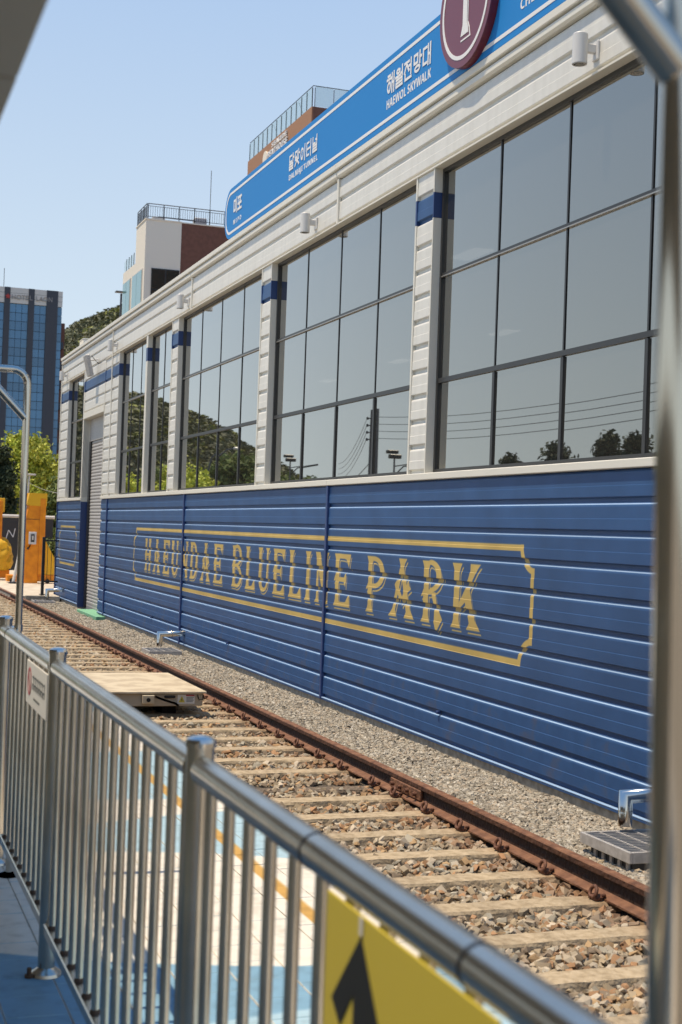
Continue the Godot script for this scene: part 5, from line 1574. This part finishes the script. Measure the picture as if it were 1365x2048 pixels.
	for k in 6:
		var z := -5.55 + k * 0.06
		ch.box(Vector3(0.7145, 1.372, z), Vector3(0.7155, 1.376, z + 0.034)).box(Vector3(0.7142, 1.40, z), Vector3(0.7154, 1.405, z + 0.03)).box(Vector3(0.714, 1.355, z + 0.04), Vector3(0.7153, 1.41, z + 0.045)).box(Vector3(0.7138, 1.352, z + 0.004), Vector3(0.7152, 1.372, z + 0.008))
	for k in 5:
		ch.box(Vector3(0.7145, 1.318, -5.5 + k * 0.035), Vector3(0.7155, 1.326, -5.478 + k * 0.035))
	part(ws, "print", ch.mesh(), M.grey_print)

func gate(called: String, label: String, at: Vector3, r: float) -> Node3D:
	var g := thing(called, label, "gate", at)
	var top := 2.31
	var far := -1.75
	var pts := [Vector3(0, 0, 0), Vector3(0, top - 0.07, 0)]
	for i in 5:
		var a := (PI / 2) * (i + 1) / 6.0
		pts.append(Vector3(-0.07 + 0.07 * cos(a), top - 0.07 + 0.07 * sin(a), 0))
	pts.append(Vector3(-0.07, top, 0))
	pts.append(Vector3(far + 0.07, top, 0))
	for i in 5:
		var a := (PI / 2) * (i + 1) / 6.0
		pts.append(Vector3(far + 0.07 - 0.07 * sin(a), top - 0.07 + 0.07 * cos(a), 0))
	pts.append(Vector3(far, top - 0.07, 0))
	pts.append(Vector3(far, 0, 0))
	part(g, "portal_pipe", MB.new().tube(pts, r, 20).mesh(), M.steel_pipe, Vector3.ZERO, true)
	part(g, "brace", MB.new().tube([Vector3(-0.005, 2.09, 0), Vector3(-0.21, top - 0.01, 0)], r * 1.12, 18).mesh(), M.steel_pipe, Vector3.ZERO, true)
	part(g, "brace", MB.new().tube([Vector3(far + 0.005, 2.09, 0), Vector3(far + 0.21, top - 0.01, 0)], r, 18).mesh(), M.steel_pipe, Vector3.ZERO, true)
	for x in [0.0, far]:
		part(g, "foot_plate", MB.new().lathe([Vector2(r, 0.02), Vector2(0.05, 0.008), Vector2(0.052, 0.001), Vector2(0, 0.001)], Vector3(x, 0, 0), 20).mesh(), M.steel_pipe, Vector3.ZERO, true)
	part(g, "clamp", MB.new().tube([Vector3(0, 1.115, 0), Vector3(0, 1.145, 0)], r + 0.004, 20).tube([Vector3(0.0, 1.13, 0), Vector3(-0.03, 1.13, 0.0)], 0.009, 8).mesh(), M.steel_bright, Vector3.ZERO, true)
	return g

# ---------- lamps, pipes, grates, jacks ----------
func small_things() -> void:
	var names := ["nearest cylindrical white wall lamp above the largest window bay", "white wall lamp above the second window bay", "white wall lamp above the third window bay", "white wall lamp left of the double window", "farthest white wall lamp at the shed's end corner"]
	var L := thing("wall_lamp", names[0], "lamp", Vector3(5.35, 5.76, -9.67), "wall lamps along the parapet")
	part(L, "housing", MB.new().lathe([Vector2(0, -0.118), Vector2(0.045, -0.118), Vector2(0.048, -0.11), Vector2(0.057, -0.118), Vector2(0.059, -0.112), Vector2(0.059, 0.112), Vector2(0.055, 0.118), Vector2(0, 0.12)], Vector3(-0.15, 0, 0), 24).mesh(), M.lamp_white, Vector3.ZERO, true)
	part(L, "lens", MB.new().lathe([Vector2(0, -0.1185), Vector2(0.044, -0.1185), Vector2(0.044, -0.117), Vector2(0, -0.117)], Vector3(-0.15, 0, 0), 20).mesh(), M.dark_glass, Vector3.ZERO, true)
	part(L, "arm", MB.new().box(Vector3(-0.1, -0.02, -0.02), Vector3(-0.01, 0.05, 0.02), 0.006).mesh(), M.lamp_white, Vector3.ZERO, true)
	part(L, "wall_plate", MB.new().box(Vector3(-0.022, -0.07, -0.045), Vector3(0.0, 0.08, 0.045), 0.006).mesh(), M.lamp_white, Vector3.ZERO, true)
	var zs := [-9.67, -16.52, -23.30, -29.85, -36.85]
	for k in range(1, 5):
		copy_of(L, Vector3(5.35, 5.75, zs[k]), 0.0, names[k])
	var fl := thing("floodlight", "flat grey floodlight on an arm above the roller door", "lamp", Vector3(5.35, 5.55, -32.2))
	part(fl, "panel", MB.new().box(Vector3(-0.05, -0.24, -0.17), Vector3(0.05, 0.24, 0.17), 0.012).mesh(), M.galvanised, Vector3(-0.22, 0.0, 0.0), true).rotation = Vector3(0, 0, 0.24)
	part(fl, "arm", MB.new().tube([Vector3(-0.18, 0.12, 0), Vector3(0.01, 0.16, 0)], 0.015, 8).mesh(), M.lamp_white, Vector3.ZERO, true)
	part(fl, "cable", MB.new().tube([Vector3(-0.18, 0.22, 0.12), Vector3(-0.1, 0.1, 0.22), Vector3(-0.04, 0.03, 0.3), Vector3(0.0, 0.04, 0.4)], 0.008, 6).mesh(), M.black_paint, Vector3.ZERO, true)
	# rainwater pipes over gullies
	var pl := ["polished drain pipe bending out of the blue wall at the right edge", "polished drain pipe bending out beside the middle cover strip", "polished drain pipe at the shed's far corner"]
	var P := thing("drain_pipe", pl[0], "pipe", Vector3(5.35, 0.32, -8.22), "drain pipes along the wall")
	part(P, "pipe", MB.new().tube([Vector3(0.02, 0.02, 0), Vector3(-0.41, 0, 0), Vector3(-0.41, -0.19, 0)], 0.047, 24).mesh(), M.steel_bright, Vector3.ZERO, true)
	part(P, "seam", MB.new().tube([Vector3(-0.41, -0.088, 0), Vector3(-0.41, -0.092, 0)], 0.0478, 24).tube([Vector3(-0.2, 0.0095, 0), Vector3(-0.215, 0.0091, 0)], 0.05, 24).mesh(), M.steel, Vector3.ZERO, true)
	copy_of(P, Vector3(5.35, 0.235, -22.75), 0.0, pl[1])
	copy_of(P, Vector3(5.35, 0.27, -36.15), 0.0, pl[2])
	var gl := ["raised steel gully grate in the gravel at the right edge", "steel gully grate in the gravel under the middle drain pipe", "steel gully grate at the far corner of the shed"]
	var G := thing("gully_grate", gl[0], "grate", Vector3(4.62, 0.1, -7.62), "gully grates in the gravel")
	part(G, "basin", MB.new().box(Vector3(0.05, -0.25, -0.56), Vector3(0.48, -0.045, -0.05)).mesh(), M.charcoal, Vector3.ZERO, true)
	var rib := MB.new()
	for k in 5: rib.box(Vector3(0.035, -0.2, -0.5 + k * 0.1), Vector3(0.049, -0.05, -0.47 + k * 0.1))
	part(G, "ribs", rib.mesh(), M.galvanised, Vector3.ZERO, true)
	part(G, "frame", MB.new().box(Vector3(0, -0.07, -0.62), Vector3(0.022, 0, 0), 0.003).box(Vector3(0.5, -0.07, -0.62), Vector3(0.522, 0, 0), 0.003).box(Vector3(0.0225, -0.07, -0.022), Vector3(0.4995, 0, 0), 0.003).box(Vector3(0.0225, -0.07, -0.62), Vector3(0.4995, 0, -0.598), 0.003).mesh(), M.galvanised, Vector3.ZERO, true)
	for k in 13:
		var z := -0.058 - k * 0.0415
		part(G, "bearing_bar", MB.new().box(Vector3(0.0225, -0.04, z - 0.004), Vector3(0.4995, -0.004, z + 0.004)).mesh(), M.galvanised, Vector3.ZERO, true)
	for k in 3:
		var x := 0.13 + k * 0.125
		part(G, "cross_bar", MB.new().box(Vector3(x, -0.012, -0.598), Vector3(x + 0.009, -0.002, -0.022)).mesh(), M.galvanised, Vector3.ZERO, true)
	copy_of(G, Vector3(4.62, 0.03, -22.0), 0.0, gl[1], Vector3(1, 1, 1))
	copy_of(G, Vector3(4.55, 0.03, -35.55), 0.0, gl[2], Vector3(1, 1, 1))
	# yellow lifting jacks
	var J := thing("lifting_jack", "orange lifting jack column with white control box, right of the far gate post", "lifting jack", Vector3(5.6, 0.1, -44.3), "lifting jacks in the yard")
	part(J, "column", MB.new().prism(pv([5.20, 0.10, 5.70, 0.10, 5.70, 2.46, 5.375, 2.46, 5.285, 2.05, 5.16, 1.80]), Vector3(0, 0, -44.55), Vector3.RIGHT, Vector3.UP, Vector3(0, 0, 0.55)).mesh(), M.jack_orange)
	part(J, "hood", MB.new().prism(pv([5.375, 2.462, 5.90, 2.462, 5.91, 2.85, 5.37, 2.85, 5.30, 2.50]), Vector3(0, 0, -44.58), Vector3.RIGHT, Vector3.UP, Vector3(0, 0, 0.6)).mesh(), M.jack_yellow)
	part(J, "side_plate", MB.new().prism(pv([5.165, 1.82, 5.19, 1.82, 5.40, 2.85, 5.29, 2.84, 5.235, 2.30]), Vector3(0, 0, -44.57), Vector3.RIGHT, Vector3.UP, Vector3(0, 0, 0.18)).mesh(), M.jack_yellow)
	part(J, "guide_rail", MB.new().box(Vector3(5.702, 0.362, -44.4), Vector3(5.88, 2.70, -43.975), 0.01).mesh(), M.jack_orange)
	part(J, "seam", MB.new().box(Vector3(5.25, 2.045, -43.999), Vector3(5.70, 2.06, -43.993)).mesh(), M.rust_dark)
	var cb := part(J, "control_box", MB.new().box(Vector3(5.39, 1.29, -43.998), Vector3(5.61, 1.665, -43.88), 0.01).mesh(), M.plastic_white)
	part(cb, "keypad", MB.new().box(Vector3(5.445, 1.36, -43.879), Vector3(5.555, 1.60, -43.87), 0.03).mesh(), M.charcoal)
	part(cb, "keys", MB.new().box(Vector3(5.475, 1.42, -43.869), Vector3(5.525, 1.55, -43.864), 0.01).mesh(), M.sign_white)
	part(J, "cable", MB.new().tube([Vector3(5.44, 1.29, -43.93), Vector3(5.43, 1.22, -43.92), Vector3(5.38, 1.16, -43.93)], 0.018, 6).mesh(), M.red_print)
	part(J, "plug", MB.new().tube([Vector3(5.39, 1.19, -43.93), Vector3(5.36, 1.13, -43.93)], 0.03, 8).mesh(), M.black_paint)
	part(J, "outrigger", MB.new().prism(pv([5.88, 1.47, 6.20, 0.90, 6.22, 0.37, 5.88, 0.37]), Vector3(0, 0, -44.5), Vector3.RIGHT, Vector3.UP, Vector3(0, 0, 0.42)).mesh(), M.jack_yellow)
	part(J, "foot", MB.new().box(Vector3(5.705, 0.16, -44.5), Vector3(6.35, 0.36, -44.05), 0.012).mesh(), M.jack_orange)
	part(J, "foot", MB.new().box(Vector3(4.80, 0.14, -44.5), Vector3(5.198, 0.34, -44.1), 0.012).mesh(), M.jack_orange)
	part(J, "wheel", MB.new().tube([Vector3(6.0, 0.17, -44.0), Vector3(6.0, 0.17, -43.94)], 0.07, 12).tube([Vector3(4.95, 0.17, -44.08), Vector3(4.95, 0.17, -44.02)], 0.07, 12).mesh(), M.black_paint)
	var nz := FastNoiseLite.new()
	nz.seed = 4; nz.frequency = 0.02
	var K := thing("lifting_jack", "orange lifting jack half out of frame at the left, wrapped in yellow tarp", "lifting jack", Vector3(4.6, 0.1, -46.3), "lifting jacks in the yard")
	part(K, "column", MB.new().box(Vector3(4.3, 0.1, -46.6), Vector3(4.80, 2.25, -46.0), 0.01).mesh(), M.jack_orange)
	part(K, "hood", MB.new().box(Vector3(4.28, 2.252, -46.62), Vector3(4.86, 2.69, -45.99), 0.01).mesh(), M.jack_yellow)
	part(K, "guide_rail", MB.new().box(Vector3(4.62, 1.4, -46.0), Vector3(4.79, 2.6, -45.95), 0.006).mesh(), M.jack_orange)
	part(K, "foot", MB.new().box(Vector3(4.2, 0.16, -46.5), Vector3(5.08, 0.42, -46.02), 0.012).mesh(), M.jack_orange)
	part(K, "tarp", MB.new().blob(Vector3(4.72, 0.85, -46.1), Vector3(0.45, 0.62, 0.4), nz, 0.35, 14, 20, -0.72).mesh(true), M.tarp)
	part(K, "tarp", MB.new().blob(Vector3(4.98, 0.68, -46.05), Vector3(0.2, 0.3, 0.3), nz, 0.4, 10, 14, -0.75).mesh(true), M.tarp)
	var wp := thing("white_post", "slanted pale post leaning in front of the left jack", "post", Vector3(5.0, 0.1, -43.6))
	part(wp, "post", MB.new().tube([Vector3(4.93, 0.1, -43.6), Vector3(5.22, 1.75, -43.7)], 0.05, 10, true, 0.03).mesh(), M.hotel_white)
	part(wp, "base", MB.new().lathe([Vector2(0, 0.0), Vector2(0.14, 0.0), Vector2(0.13, 0.04), Vector2(0.05, 0.06)], Vector3(4.93, 0.1, -43.6), 14).mesh(), M.black_paint)
	# black fence at the corner
	var bf := thing("black_fence", "short black steel fence between yard pavement and shed corner", "fence", Vector3(5.1, 0.1, -37.3))
	part(bf, "post", MB.new().box(Vector3(4.885, 0.1, -37.01), Vector3(4.96, 1.6, -36.935), 0.006).mesh(), M.black_paint)
	part(bf, "base_plate", MB.new().box(Vector3(4.85, 0.121, -37.05), Vector3(5.01, 0.135, -36.89)).mesh(), M.black_paint)
	part(bf, "rail", MB.new().box(Vector3(4.961, 1.49, -36.99), Vector3(5.31, 1.53, -36.95)).mesh(), M.black_paint)
	part(bf, "rail", MB.new().box(Vector3(4.961, 0.44, -36.99), Vector3(5.31, 0.48, -36.95)).mesh(), M.black_paint)
	for k in 3:
		part(bf, "bar", MB.new().box(Vector3(5.02 + k * 0.1, 0.481, -36.978), Vector3(5.032 + k * 0.1, 1.489, -36.966)).mesh(), M.black_paint)
